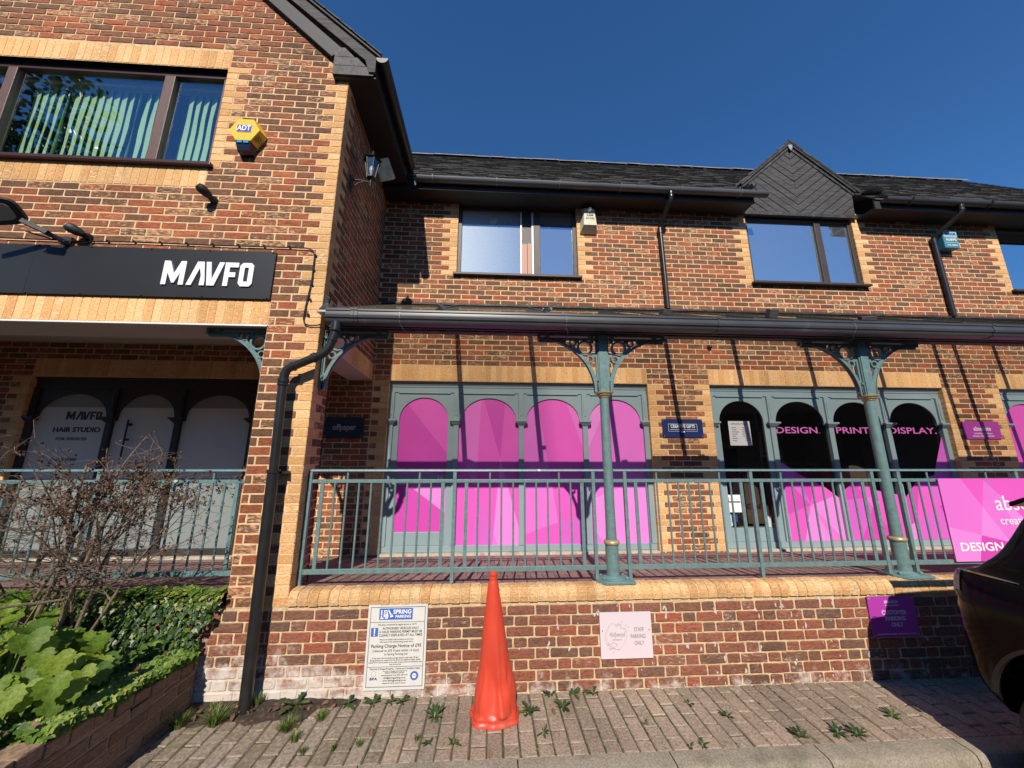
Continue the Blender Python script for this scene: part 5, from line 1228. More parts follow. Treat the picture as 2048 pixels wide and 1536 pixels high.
# coach lantern on the side wall
t = empty('wall_lantern', (-1.53, 3.40, 4.62), 'black coach lantern on a scrolled arm on the shaded side wall under the eaves', 'lamp')
lx, ly = -1.345, 3.43; b = MB()
b.box(-1.548, -1.528, 3.355, 3.425, 4.52, 4.69); b.build('wall_plate', M['iron'], t, bevel=.004)
b = MB(); b.tube([(-1.53,3.39,4.645),(-1.44,3.40,4.655),(lx,ly,4.655)], .008, 8)
b.tube([(-1.53,3.39,4.56),(-1.50,3.395,4.575),(-1.46,3.40,4.62),(-1.41,3.41,4.645)], .006, 8)
b.lathe([(.004,-.05),(.010,-.035),(.006,-.02),(.014,0),(.010,.03),(.028,.045),(.040,.060)], (lx, ly, 4.655), 12); b.build('arm', M['iron'], t, smooth=True)
zl = 4.715; b = MB(); rb, rt, hh = .042, .078, .215
hx = lambda r, z, o_=0: [(lx+r*cos(pi/3*k+o_), ly+r*sin(pi/3*k+o_), z) for k in range(6)]
B1, T1 = hx(rb, zl), hx(rt, zl+hh)
for k in range(6):
    b.bar(B1[k], T1[k], .009, .009); b.bar(B1[k], B1[(k+1) % 6], .010, .012); b.bar(T1[k], T1[(k+1) % 6], .010, .012)
b.prism(hx(rb, zl-.008), (0,0,.008))
R1, R2, R3 = hx(.100, zl+hh+.004), hx(.045, zl+hh+.055), hx(.020, zl+hh+.075)
b.poly(R1[::-1])
for k in range(6):
    k2 = (k+1) % 6; b.poly([R1[k], R1[k2], R2[k2], R2[k]]); b.poly([R2[k], R2[k2], R3[k2], R3[k]])
b.lathe([(.020,.0),(.024,.010),(.008,.020),(.010,.032),(.003,.060)], (lx, ly, zl+hh+.073), 10); b.build('cage', M['iron'], t)
b = MB(); B2, T2 = hx(rb-.004, zl), hx(rt-.004, zl+hh)
for k in range(6): k2 = (k+1) % 6; b.poly([B2[k], B2[k2], T2[k2], T2[k]])
b.build('glazing', glass('lantern_glass', refl=.12, trans=.8, rough=.15), t)
b = MB(); b.lathe([(.012,0),(.012,.05),(.022,.075),(.026,.105),(.018,.135),(.004,.15)], (lx, ly, zl), 12); b.build('bulb', mat('white_bulb', (.6,.6,.55), .3), t, smooth=True); world_child(t)
t = empty('floodlight', (-1.50, 3.85, 5.2), 'weathered square floodlight with a yellowed lens behind the coach lantern', 'floodlight')
b = MB(); R_ = Matrix.Rotation(radians(-34), 3, 'Y')@Matrix.Rotation(radians(18), 3, 'Z')@Matrix.Rotation(radians(-52), 3, 'X')
def fl2(p): return tuple(Vector((-1.335, 3.80, 5.165))+R_@Vector(p))
i = 0; b.box(-.095, .095, -.115, .115, -.0, .055); b.v = [fl2(v) for v in b.v]; b.build('lens', mat('yellowed_lens', (.62,.50,.30), .4, noise_amt=.25, nscale=14), t, bevel=.008)
b = MB(); b.box(-.075, .075, -.09, .09, .055, .10); b.v = [fl2(v) for v in b.v]; b.bar((-1.36, 3.84, 5.25), (-1.54, 3.90, 5.32), .05, .04); b.tube([(-1.36,3.84,5.26),(-1.33,3.86,5.36),(-1.40,3.9,5.52)], .006, 6); b.build('bracket_arm', M['iron'], t); world_child(t)
b = MB(); b.lathe([(.034,0),(.034,-.012),(.030,-.030),(.018,-.045),(.004,-.050)], (3.125, YB-.002, 3.30), 18, axis='Y'); tag(b.build('alarm_sounder', mat('dark_bell', (.03,.035,.04), .25), smooth=True), 'small round dark sounder on the wall under the canopy, left of the right column', 'bell')

# =================================================================== TRAFFIC CONE
def cone():
    b = MB(); cxx, cyy = .050, 2.862; n = 72; rnd = random.Random(7)
    prof = [(.178,.003),(.176,.010),(.172,.018),(.160,.026),(.164,.036),(.160,.046),(.152,.060),(.154,.075),(.147,.11),(.140,.16),(.129,.21),(.119,.26),(.111,.31),(.104,.36),(.097,.42),(.086,.50),(.075,.58),(.064,.66),(.053,.74),(.045,.80),(.037,.86),(.0285,.878),(.0275,.893),(.031,.896),(.0275,.900),(.0275,.912),(.033,.916),(.031,.934),(.020,.936),(.018,.90)]
    for j, (r, z) in enumerate(prof):
        for k in range(n):
            a = 2*pi*k/n; rr = r; x_off = -.022*min(z, .9)/.9
            if z < .62:
                fa = max(0, 1-z/.62)
                w_ = (noise.noise(Vector((cos(a)*1.6, sin(a)*1.6, z*5+3)))*.26+(abs(noise.noise(Vector((cos(a)*3.4, sin(a)*3.4, z*11))))-.18)*.16)*fa
                d1 = abs(((a-radians(285)+pi) % (2*pi))-pi)                 # the fold on the camera side
                fold = math.exp(-(d1/.13)**2)*.24*fa*(1 if z > .03 else .3)
                d2 = abs(((a-radians(262)+pi) % (2*pi))-pi); rid = math.exp(-(d2/.42)**2)*.24*math.exp(-((z-.26)/.13)**2)
                crease = .16*math.exp(-((z-(.30+.10*sin(a*2+1)))/.022)**2)*math.exp(-(d1/.9)**2)
                rr = r*(1+w_+fold-rid-crease)
                if z < .06: rr = r*(1+.16*noise.noise(Vector((cos(a)*2.2, sin(a)*2.2, 9))))
            zz = z+(.006*sin(a*3+z*9) if .02 < z < .1 else 0)
            b.v.append((cxx+x_off+rr*cos(a), cyy+rr*sin(a)*.82, zz*.968))
    for j in range(len(prof)-1):
        for k in range(n):
            k2 = (k+1) % n; b.f.append((j*n+k, j*n+k2, (j+1)*n+k2, (j+1)*n+k)); b.m.append(0)
    m = mat('faded_orange_cone_plastic', (.58,.058,.028), .42, noise_amt=.06, nscale=6, col2=(.44,.10,.06), c2scale=5, c2lo=.55, c2hi=.75, bump=.25, bscale=9)
    o = b.build('traffic_cone', m, smooth=True, ang=70)
    s_ = o.modifiers.new('sub', 'SUBSURF'); s_.levels = 1; s_.render_levels = 1
    return tag(o, 'tall dented orange traffic cone standing on the block paving against the old wall', 'traffic cone')
cone()
# =================================================================== PLANTER
pw = empty('planter_wall', (-2.1, 2.2, 0), 'low brown brick planter wall with brick coping, overhung by ivy', 'wall')
random.seed(51); mb = mbc(); PX_ = -2.10
def ptop(y): return .300+(3.07-y)*.105
mb.c = []
Op = Vector((PX_, 0.9, 0))
def py_(y): return y-0.9
k = 0
u = Y; n_x = X
for kk in range(-2, 6):                                   # courses follow the slightly rising top
    z0 = -.02+kk*.078
    y = .9+(.11 if kk % 2 else 0)
    while y < 3.06:
        y2 = min(y+.215, 3.066); top = ptop((y+y2)/2)-.072
        if z0 < top-.02: brick_face(mb, Vector((PX_, 0, 0)), Y, X, y, y2, z0+.005, min(z0+.072, top-.004), 0, .0012)
        y += .225
backing(mb, Vector((PX_, 0, 0)), Y, X, [(.9, 3.07, -.12, .26)], 1, .006)
backing(mb, Vector((PX_, 0, 0)), Y, X, [(.9, 2.5, .2, .33), (.9, 1.8, .3, .42)], 1, .0062)
y = .9
while y < 3.05:                                            # coping: bricks on edge across the wall
    y2 = min(y+.112, 3.068); zt = ptop((y+y2)/2)+random.uniform(-.003, .003); dx = random.uniform(-.004, .004)
    brick_face(mb, Vector((PX_+.004+dx, 0, 0)), Y, X, y+.004, y2-.004, zt-.068, zt-.003, 0, .0012)
    brick_face(mb, Vector((PX_+.004+dx, 0, zt)), Y, Z, y+.004, y2-.004, -.0, .215, 0, .0016, w=-X)
    mb.box(PX_-.21, PX_-.003, y, y2+.0005, zt-.07, zt-.007, 1); mb.c += [(.5,)*3]*8
    y = y2
mb.box(PX_-.205, PX_-.012, .9, 3.066, -.12, .245, 1); mb.c += [(.5,)*3]*8
mb.build('brickwork', [M['brownbrick'], M['joint_b']], pw); world_child(pw)
b = MB(); n = 30; i = 0
for a in range(n+1):
    for c in range(n+1):
        x = -6.5+(4.3)*a/n; y = .6+2.46*c/n; b.v.append((x, y, .25+.06*noise.noise(Vector((x*2, y*2, 0)))))
for a in range(n):
    for c in range(n): q = a*(n+1)+c; b.f.append((q, q+n+1, q+n+2, q+1)); b.m.append(0)
tag(b.build('soil', M['soil'], smooth=True), kind='structure')

# =================================================================== LEAVES
def leaf_mat(name, ramp, trans=.35, rough=.4):
    m = bpy.data.materials.new(name); m.use_nodes = True; t = m.node_tree; n = t.nodes; l = t.links; p = n['Principled BSDF']; o = n['Material Output']
    a = n.new('ShaderNodeAttribute'); a.attribute_name = 'rnd'; s = n.new('ShaderNodeSeparateXYZ'); l.new(a.outputs['Vector'], s.inputs[0])
    cr = n.new('ShaderNodeValToRGB'); e = cr.color_ramp.elements
    for i, (pos, c) in enumerate(ramp):
        x = e[i] if i < 2 else e.new(pos); x.position = pos; x.color = (*c, 1)
    l.new(s.outputs[0], cr.inputs[0])
    g = n.new('ShaderNodeNewGeometry'); nz = n.new('ShaderNodeTexNoise'); nz.inputs['Scale'].default_value = 90; l.new(g.outputs['Position'], nz.inputs['Vector'])
    mr = n.new('ShaderNodeMapRange'); mr.inputs[3].default_value = .7; mr.inputs[4].default_value = 1.3; mr.inputs[1].default_value = .3; mr.inputs[2].default_value = .7; l.new(nz.outputs['Fac'], mr.inputs[0])
    sc = n.new('ShaderNodeVectorMath'); sc.operation = 'SCALE'; l.new(cr.outputs[0], sc.inputs[0]); l.new(mr.outputs[0], sc.inputs['Scale'])
    l.new(sc.outputs[0], p.inputs['Base Color']); p.inputs['Roughness'].default_value = rough
    if trans:
        tr = n.new('ShaderNodeBsdfTranslucent'); v2 = n.new('ShaderNodeVectorMath'); v2.operation = 'MULTIPLY'; l.new(sc.outputs[0], v2.inputs[0]); v2.inputs[1].default_value = (1.6,1.5,.6); l.new(v2.outputs[0], tr.inputs[0])
        mx = n.new('ShaderNodeMixShader'); mx.inputs[0].default_value = trans; l.new(p.outputs[0], mx.inputs[1]); l.new(tr.outputs[0], mx.inputs[2]); l.new(mx.outputs[0], o.inputs[0])
    return m
M['ivy'] = leaf_mat('ivy_leaf', [(0,(.028,.062,.018)),(.4,(.055,.115,.024)),(.7,(.13,.22,.035)),(.93,(.24,.32,.05)),(1,(.36,.33,.11))])
M['bigleaf'] = leaf_mat('broad_leaf', [(0,(.085,.165,.018)),(.5,(.15,.245,.022)),(1,(.25,.33,.03))], .45, .6)
M['grass'] = leaf_mat('grass_blade', [(0,(.07,.13,.025)),(.6,(.13,.20,.045)),(1,(.27,.26,.11))], .3)
M['weed'] = leaf_mat('weed_leaf', [(0,(.025,.055,.018)),(.6,(.045,.09,.024)),(1,(.10,.14,.04))], .2)
M['dead'] = leaf_mat('dead_leaf', [(0,(.06,.030,.018)),(.6,(.11,.055,.030)),(1,(.22,.12,.06))], .1, .7)
M['twig'] = mat('grey_brown_bark', (.16,.115,.08), .85, noise_amt=.35, nscale=40, bump=.4, bscale=90)
IVY = [(0,0),(.30,-.10),(.50,.05),(.42,.30),(.62,.55),(.30,.62),(0,1.05),(-.30,.62),(-.62,.55),(-.42,.30),(-.50,.05),(-.30,-.10)]
def leaf(mb, p, nrm, up, size, shape=IVY, fold=.18, m=0, rn=None, curl=.0):
    nrm = Vector(nrm).normalized(); t = (Vector(up)-nrm*nrm.dot(up)); t = t.normalized() if t.length > 1e-4 else nrm.orthogonal().normalized()
    s = t.cross(nrm); i = len(mb.v); rn = rn or _rv(); c = Vector(p)
    mb.v.append(tuple(c+t*.35*size)); mb.c.append(rn)
    for x, y in shape:
        mb.v.append(tuple(c+s*x*size+t*y*size+nrm*(abs(x)*fold-(y*y)*curl)*size)); mb.c.append(rn)
    k = len(shape)
    for j in range(k): mb.f.append((i, i+1+j, i+1+(j+1) % k)); mb.m.append(m)
random.seed(61)
mb = mbc()
def rr_(a, b_): return random.uniform(a, b_)
for _ in range(4200):                                       # on the old wall left of the pillar and spilling over its top
    x = rr_(-4.6, -1.93); z = rr_(.30, .775)
    edge = -1.96-(.75-z)*.42+.05*noise.noise(Vector((z*9, 0, 3)))
    if x > edge: continue
    hz = .735+.03*noise.noise(Vector((x*5, 1, 0)))
    if z > hz: continue
    dep = .03+.05*(.5+noise.noise(Vector((x*3, z*4, 0))))
    yv = YA-dep-random.random()*.03
    col_ = random.random()**1.5*.8+(.35 if z > .66 else 0)
    leaf(mb, (x, yv, z), (rr_(-.5,.5), -1, rr_(-.1,.9)), (rr_(-.6,.6), -.2, -1), rr_(.020,.036), rn=(min(col_,1), random.random(), random.random()))
for _ in range(1300):                                       # along the top edge by the walkway
    x = rr_(-4.6, -1.99); leaf(mb, (x, rr_(3.0, 3.13), .735+rr_(0,.035)+.02*noise.noise(Vector((x*6,0,0)))), (rr_(-.5,.5), -.5, 1), (rr_(-1,1), -1, 0), rr_(.022,.038), rn=(rr_(.45,1), 0, 0))
for _ in range(4200):                                      # over the planter coping, hanging down a little
    y = rr_(1.5, 3.05); o = random.random(); t_ = ptop(y); sp = .36-.10*max(0, y-2.3)
    hang = .5+.5*noise.noise(Vector((0, y*5, 4)))
    x = PX_-.30+o*(.26+.08*hang); z = t_+.012+rr_(0,.055)+(.10 if o < .3 else 0)*random.random()
    if y < 2.12 and x > -2.27: continue
    leaf(mb, (x, y, z), (rr_(-.1,.9), -.55+rr_(-.3,.3), 1), (1, rr_(-1,.4), -.3), rr_(.026,.050), rn=(rr_(.15,.8) if o < .5 else rr_(.5,1), 0, 0))  # outer leaves brighter: the sunlit front edge is put into their colour
for _ in range(900):                                        # sparse ground cover inside
    x = rr_(-4.8, -2.32); y = rr_(1.6, 3.0); leaf(mb, (x, y, .29+rr_(0,.08)), (rr_(-.4,.4), -.4, 1), (rr_(-1,1), -1, 0), rr_(.025,.045), rn=(rr_(0,.5), 0, 0))
for _ in range(26):                                         # yellowed leaves
    y = rr_(1.6, 3.0); leaf(mb, (rr_(-2.4,-2.15), y, ptop(y)+rr_(.05,.09)), (.3, -.5, 1), (1, rr_(-1,1), 0), rr_(.02,.035), m=1)
tag(mb.build('ivy', [M['ivy'], M['dead']]), 'ivy covering the wall and planter edge', 'ivy', kind='stuff')
# broad-leaved plant
BIG = [(0,0),(.22,-.16),(.46,-.12),(.62,.10),(.56,.20),(.68,.40),(.55,.46),(.52,.66),(.34,.68),(.24,.86),(.10,.88),(0,1.12),(-.10,.88),(-.24,.86),(-.34,.68),(-.52,.66),(-.55,.46),(-.68,.40),(-.56,.20),(-.62,.10),(-.46,-.12),(-.22,-.16)]
def bigplant(c, n, rx, ry, z0, z1, s0, s1, label, seed):
    random.seed(seed); t = empty('broad_leaved_plant', (c[0], c[1], .28), label, 'plant', 'broad-leaved plants in the planter')
    lm = mbc(); sm = MB()
    def bleaf(p, nrm, up, size, fold, curl):
        nrm = Vector(nrm).normalized(); t_ = (Vector(up)-nrm*nrm.dot(up)).normalized(); s_ = t_.cross(nrm); i = len(lm.v); rn = _rv(); q = Vector(p); wv = rr_(0,6)
        def pt(x, y): lm.v.append(tuple(q+s_*x*size+t_*y*size+nrm*(abs(x)**1.5*fold*1.6-(y*y)*curl+.035*sin(9*x+wv)*sin(8*y+wv))*size)); lm.c.append(rn)
        pt(0, .25); K_ = len(BIG)
        for f_ in (.36, .70, 1.0):
            for x, y in BIG: pt(x*f_, .25+(y-.25)*f_)
        for j in range(K_): lm.f.append((i, i+1+j, i+1+(j+1) % K_)); lm.m.append(0)
        for r_ in (0, 1):
            for j in range(K_): a_, b_ = i+1+r_*K_+j, i+1+r_*K_+(j+1) % K_; lm.f.append((b_, a_, a_+K_, b_+K_)); lm.m.append(0)
    for k in range(n):
        a = rr_(0, 2*pi); r = sqrt(random.random()); x = c[0]+rx*r*cos(a); y = c[1]+ry*r*sin(a); z = z0+(z1-z0)*(1-r*.55)*rr_(.55,1)
        out = Vector((cos(a)*.55+.15, sin(a)*.5-.55, rr_(.55,1.0)))
        bleaf((x, y, z), out, (cos(a)*.8+.3, sin(a)*.6-.6, -.55), rr_(s0, s1), rr_(.12,.34), rr_(.05,.22))
        sm.tube([(c[0]+rr_(-.05,.05), c[1]+rr_(-.05,.05), .27), ((x+c[0])/2, (y+c[1])/2+.02, .27+(z-.27)*.65), (x, y, z-.004)], [.006,.004,.0025], 5)
    lm.build('foliage', M['bigleaf'], t, smooth=True, ang=180); sm.build('stem', M['weed'] if False else mat('green_stem', (.12,.17,.05), .6), t, smooth=True); world_child(t)
bigplant((-2.60, 2.32), 96, .44, .33, .40, .93, .065, .12, 'broad bright green leaves at the left edge, in front of the bare shrub', 71)
bigplant((-3.10, 2.62), 40, .42, .26, .48, .95, .06, .11, 'broad green leaves further back among the shrub stems', 72)
bigplant((-2.38, 2.14), 9, .14, .12, .40, .50, .07, .10, 'single low clump of soft green leaves on the ivy by the planter edge', 73)
# bare shrub with dead leaves
def shrub():
    random.seed(83); t = empty('bare_shrub', (-2.85, 2.72, .28), 'bare tangled brown shrub with withered leaves in front of the porch railing', 'shrub')
    st = MB(); tw = MB(); dl = mbc()
    def ok(p): return p.z < 1.56+.34*noise.noise(Vector((p.x*3.1, p.y*3, 0)))+.30*math.exp(-((p.x+2.62)/.22)**2) and p.x < -2.02
    def grow(p, d, L_, r, depth):
        pts = [p]; rs = [r]; n = max(3, int(L_/.055)); q = p.copy(); dd = d.copy()
        for k in range(n):
            dd = (dd+Vector((rr_(-1,1), rr_(-1,1), rr_(-1,1)))*(.13+.05*depth)+Vector((0,0,.015 if depth < 2 else -.02))).normalized()
            q = q+dd*(L_/n)
            if not ok(q): break
            if q.z < .45 and depth > 0: break
            pts.append(q.copy()); rs.append(max(r*(1-.75*(k+1)/n), .0012))
            if depth < 4 and k >= (n*.30 if depth == 0 else 0) and random.random() < (.55, .62, .50, .33)[depth]:
                sd = Vector((rr_(-1,1), rr_(-.8,.8), rr_(-.35,.75))).normalized()
                grow(q, (dd*.45+sd).normalized(), L_*rr_(.30,.55), rs[-1]*.62, depth+1)
            if depth >= 2:
                wq = math.exp(-((q.x+2.50)/.36)**2-((q.z-1.52)/.20)**2)
                if random.random() < .10+.88*wq:
                    for _ in range(random.choice((1,2,3)) if wq < .3 else random.choice((3,4,6))):
                        leaf(dl, q+Vector((rr_(-.014,.014), rr_(-.014,.014), rr_(-.014,.014))), (rr_(-1,1), rr_(-1,1), rr_(-1,1)), (rr_(-1,1), rr_(-1,1), -1), rr_(.009,.019), [(0,0),(.4,.3),(.35,.8),(0,1.1),(-.35,.8),(-.4,.3)], fold=.6, curl=.4)
        if len(pts) > 1: (st if depth < 2 else tw).tube(pts, rs, 7 if depth < 2 else 4, cap=False)
    for base, top, r in (((-2.98,2.76,.28),(-2.45,2.70,1.80),.020),((-2.90,2.72,.28),(-2.86,2.66,1.78),.021),((-2.80,2.78,.28),(-2.35,2.74,1.62),.015),((-3.14,2.70,.28),(-3.30,2.62,1.70),.017),((-3.25,2.80,.28),(-3.02,2.70,1.66),.016),((-3.0,2.66,.28),(-2.70,2.60,1.95),.014),((-3.45,2.74,.28),(-3.55,2.6,1.65),.017),((-2.72,2.80,.28),(-2.55,2.72,1.45),.011),((-2.78,2.74,.28),(-2.22,2.72,1.70),.012),((-2.86,2.82,.28),(-2.38,2.78,1.86),.012)):
        p, q = Vector(base), Vector(top); grow(p, (q-p).normalized(), (q-p).length, r, 0)
    st.build('stem', M['twig'], t, smooth=True); tw.build('twig', M['twig'], t); dl.build('withered_leaves', M['dead'], t); world_child(t)
shrub()
# =================================================================== WEEDS, GRASS, LITTER
def soilpatch():
    b = MB(); n = 26
    for a in range(n+1):
        for c in range(9):
            x = -2.09+1.17*a/n; e = c/8; front = 2.86-.02*sin(a*.7)+(.14 if a > 19 else 0)+.05*noise.noise(Vector((a*.4,0,0))); y = 3.074-(3.074-front)*e
            z = .022*(1-e)**.6*(1-max(0,(a-18)/9))+.006*noise.noise(Vector((x*30, y*30, 0)))-(.010 if e == 1 else 0)
            b.v.append((x, y, z))
    for a in range(n):
        for c in range(8): q = a*9+c; b.f.append((q, q+9, q+10, q+1)); b.m.append(0)
    tag(b.build('soil', M['soil'], smooth=True), kind='structure')
soilpatch()
def tuft(x, y, n, h, spread, label, name='grass_tuft', z=0, cat='grass tuft', grp='grass tufts in the paving'):
    mb = mbc()
    for _ in range(n):
        a = rr_(0, 2*pi); r = spread*.35*random.random(); bx_, by_ = x+r*cos(a), y+r*sin(a); l_ = h*rr_(.5,1.1); lean = rr_(.2,1.1); rn = _rv(); w_ = rr_(.0018,.0032)
        d = Vector((cos(a), sin(a), 0)); s_ = Vector((-sin(a), cos(a), 0))*w_; i = len(mb.v)
        for k, (f_, ww) in enumerate(((0,1),(.4,.9),(.75,.6),(1,.1))):
            p = Vector((bx_, by_, z-.003))+d*(lean*l_*f_**1.7*spread/.06*.6)+Z*(l_*(f_-.25*lean*f_*f_))
            mb.v += [tuple(p-s_*ww), tuple(p+s_*ww)]; mb.c += [rn, rn]
        for k in range(3): mb.f.append((i+2*k, i+2*k+1, i+2*k+3, i+2*k+2)); mb.m.append(0)
    return tag(mb.build(name, M['grass']), label, cat, grp)
DAND = [(0,0),(.08,.15),(.05,.25),(.16,.35),(.09,.45),(.20,.60),(.12,.70),(.16,.85),(0,1.08),(-.16,.85),(-.12,.70),(-.20,.60),(-.09,.45),(-.16,.35),(-.05,.25),(-.08,.15)]
def weed(x, y, n, s_, label, z=0):
    mb = mbc(); a0 = rr_(0, 6)
    for k in range(int(n*1.6)):
        a = a0+2*pi*k/n+rr_(-.6,.6); lift = rr_(.1,1.6)
        leaf(mb, (x+.004*cos(a), y+.004*sin(a), z+.002), (-cos(a)*lift, -sin(a)*lift, 1), (cos(a), sin(a), lift), s_*rr_(.35,1.0), DAND, fold=.25, curl=.3)
    return tag(mb.build('weed', M['weed']), label, 'weed', 'weeds in the block paving')
random.seed(91)
for (x, y, n, h, s_, lb) in ((-1.80, 2.88, 210, .11, .11, 'big spiky grass tuft left of the drainpipe foot'), (-2.02, 2.86, 150, .10, .09, 'grass tuft against the foot of the planter wall'), (-1.30, 2.80, 150, .075, .10, 'low grass tuft on the paving edge right of the drainpipe soil'),
    (-1.20, 2.70, 90, .06, .07, 'thin grass tuft in front of the damp soil patch'), (-1.10, 2.60, 50, .045, .05, 'pale sparse grass tuft near the kerb, left part of the paving'), (-.93, 2.62, 34, .04, .04, 'little grass sprig near the kerb between two bigger tufts'),
    (-.78, 2.64, 40, .045, .05, 'wispy grass tuft in a paving joint below the parking notice'), (-1.12, 2.88, 90, .065, .08, 'grass tuft at the right end of the damp soil'), (-.44, 2.66, 40, .045, .04, 'thin grass along a joint left of the cone'), (-1.62, 3.03, 60, .11, .05, 'tall grass blades right behind the drainpipe foot'), (-1.92, 3.0, 40, .07, .05, 'grass blades at the wall in the planter corner')):
    tuft(x, y, n, h, s_, lb)
for (x, y, n, s_, lb) in ((-.36, 2.86, 9, .085, 'dark jagged weed on the paving left of the cone'), (.30, 2.87, 8, .085, 'jagged weed just right of the cone'), (.53, 2.905, 11, .075, 'star-shaped weed on the paving below the staff sign, left side'), (.46, 3.045, 8, .065, 'small leafy weed at the wall foot, left of a pair'),
    (.64, 3.045, 9, .07, 'leafy weed at the wall foot, middle of a trio'), (.79, 3.04, 8, .08, 'lighter leafy weed at the wall foot below the staff sign'), (-.82, 3.02, 10, .075, 'leafy weed at the wall foot below the left edge of the notice'), (-.70, 3.03, 8, .055, 'small weed at the wall foot under the notice'), (-.62, 3.03, 9, .06, 'low weed at the wall foot under the right half of the notice'),
    (1.64, 2.76, 7, .055, 'small weed in the open paving right of the staff sign'), (1.98, 2.555, 10, .075, 'weed by the kerb left of the purple sign'), (2.25, 2.57, 9, .06, 'flattened weed by the kerb, left of its neighbour'), (2.36, 2.55, 9, .06, 'flattened weed by the kerb below the purple sign'), (2.76, 2.69, 9, .06, 'weed at the edge of the car shadow'),
    (1.45, 2.90, 6, .04, 'tiny weed near the wall right of the staff sign'), (1.24, 2.52, 6, .03, 'tiny weed at the kerb joint, left of a pair'), (1.32, 2.52, 7, .045, 'small weed at the kerb joint, right of a pair'), (-.36, 2.63, 7, .05, 'weed in a joint near the kerb left of the cone'), (-.21, 2.62, 7, .055, 'upright weed in a joint near the kerb just left of the cone'),
    (.36, 2.68, 6, .045, 'small weed right of the cone near the kerb'), (1.05, 2.72, 5, .03, 'tiny sprig in the middle of the paving'), (-1.36, 3.02, 14, .13, 'drooping leafy weed on the damp soil'), (-1.0, 3.03, 12, .085, 'bright leafy weed at the right end of the damp soil'), (1.80, 2.345, 7, .07, 'weed below the kerb front, left of another'), (2.48, 2.345, 9, .085, 'weed with dark leaves below the kerb front near the car shadow')):
    weed(x, y, n, s_, lb, z=(-.10 if y < 2.35 else .0)); 
mb = mbc()
for _ in range(34):
    x, y = rr_(-2.0,-1.05), rr_(2.90,3.06); leaf(mb, (x, y, .03+rr_(0,.01)), (rr_(-.5,.5), rr_(-.5,.5), 1), (rr_(-1,1), rr_(-1,1), 0), rr_(.015,.045), [(0,0),(.3,.3),(.25,.8),(0,1.1),(-.25,.8),(-.3,.3)], fold=.4, curl=.2)
for x, y in ((-1.13,3.03),(-1.08,3.01),(.02,2.54),(.45,2.88),(-.75,2.76)): leaf(mb, (x, y, .02), (rr_(-.5,.5), -.4, 1), (rr_(-1,1), rr_(-1,1), 0), .045, [(0,0),(.3,.3),(.25,.8),(0,1.1),(-.25,.8),(-.3,.3)], fold=.4, curl=.2)
mb.c = [(1-.3*c[0], c[1], c[2]) for c in mb.c]
tag(mb.build('leaf_litter', M['dead']), 'scattered dry brown leaves on the soil and paving', 'leaves', kind='stuff')
mb = mbc()                                                  # moss and sprigs along the joints
for _ in range(420):
    i_ = random.randint(-18, 26); x = i_*.103-.003+rr_(-.003,.003); y = rr_(2.5, 3.05)
    if noise.noise(Vector((x*1.7, y*3, 2))) < .08: continue
    for _k in range(3): leaf(mb, (x+rr_(-.003,.003), y+rr_(-.01,.01), -.002), (rr_(-.6,.6), rr_(-.8,.3), 1), (rr_(-1,1), rr_(-1,1), .5), rr_(.005,.010), IVY, fold=.3)
tag(mb.build('moss', M['weed']), 'moss and seedlings in the paving joints', 'moss', kind='stuff')

# =================================================================== CAR
def lerp_tab(tab, y):
    if y <= tab[0][0]: return tab[0][1]
    for (a, va), (c, vc) in zip(tab, tab[1:]):
        if y <= c:
            t = (y-a)/(c-a); return va+(vc-va)*t
    return tab[-1][1]
CXC = 3.86; CY0, CY1 = -1.80, 2.43
T_w = [(-1.80,.55),(-1.74,.70),(-1.60,.81),(-1.3,.865),(-.5,.895),(1.9,.905),(2.20,.900),(2.30,.885),(2.37,.845),(2.41,.78),(2.43,.68)]
T_top = [(-1.80,.62),(-1.74,.78),(-1.5,.93),(-.85,1.06),(-.70,1.10),(-.05,1.50),(.25,1.585),(.9,1.61),(1.5,1.58),(1.90,1.545),(2.05,1.475),(2.13,1.33),(2.24,1.13),(2.325,1.06),(2.35,1.045),(2.385,1.02),(2.405,.93),(2.415,.80),(2.43,.66)]
T_bot = [(-1.80,.42),(-1.7,.24),(-1.4,.18),(1.9,.18),(2.2,.26),(2.36,.33),(2.43,.42)]
def csec(y):
    w_ = lerp_tab(T_w, y); zt = lerp_tab(T_top, y); zb = lerp_tab(T_bot, y); belt = min(1.02, zt-.03)
    gh = max(0, zt-1.08); f_ = min(1, gh/.12)
    pts = [(0, zb), (w_*.80, zb), (w_*.955, zb+.06), (w_*.985, zb+(belt-zb)*.30), (w_, zb+(belt-zb)*.55), (w_*.985, zb+(belt-zb)*.84), (w_*.945, belt)]
    wr = .585
    a = (w_*.90, belt+.022); top = zt
    if f_ > 0:
        p1 = (w_*.90*(1-f_)+(w_*.885)*f_, belt+.03); p2 = (w_*.80*(1-f_)+(wr+.10)*f_, belt+.03+(top-belt-.03)*.80); p3 = (w_*.62*(1-f_)+(wr+.01)*f_, top-.018*f_); p4 = (.3, top)
    else: p1 = (w_*.86, min(belt+.018, zt)); p2 = (w_*.75, zt-.006); p3 = (w_*.5, zt-.002); p4 = (.25, zt)
    return pts+[p1, p2, p3, p4, (0, top+.004)]
def smooth_poly(pts, m_=4):
    out = []; P = [pts[0]]+pts+[pts[-1]]
    for i in range(1, len(P)-2):
        p0, p1, p2, p3 = P[i-1], P[i], P[i+1], P[i+2]
        for k in range(m_):
            t = k/m_; t2, t3 = t*t, t*t*t
            out.append(tuple(.5*((2*b_)+(-a+c)*t+(2*a-5*b_+4*c-d)*t2+(-a+3*b_-3*c+d)*t3) for a, b_, c, d in zip(p0, p1, p2, p3)))
    out.append(pts[-1]); return out
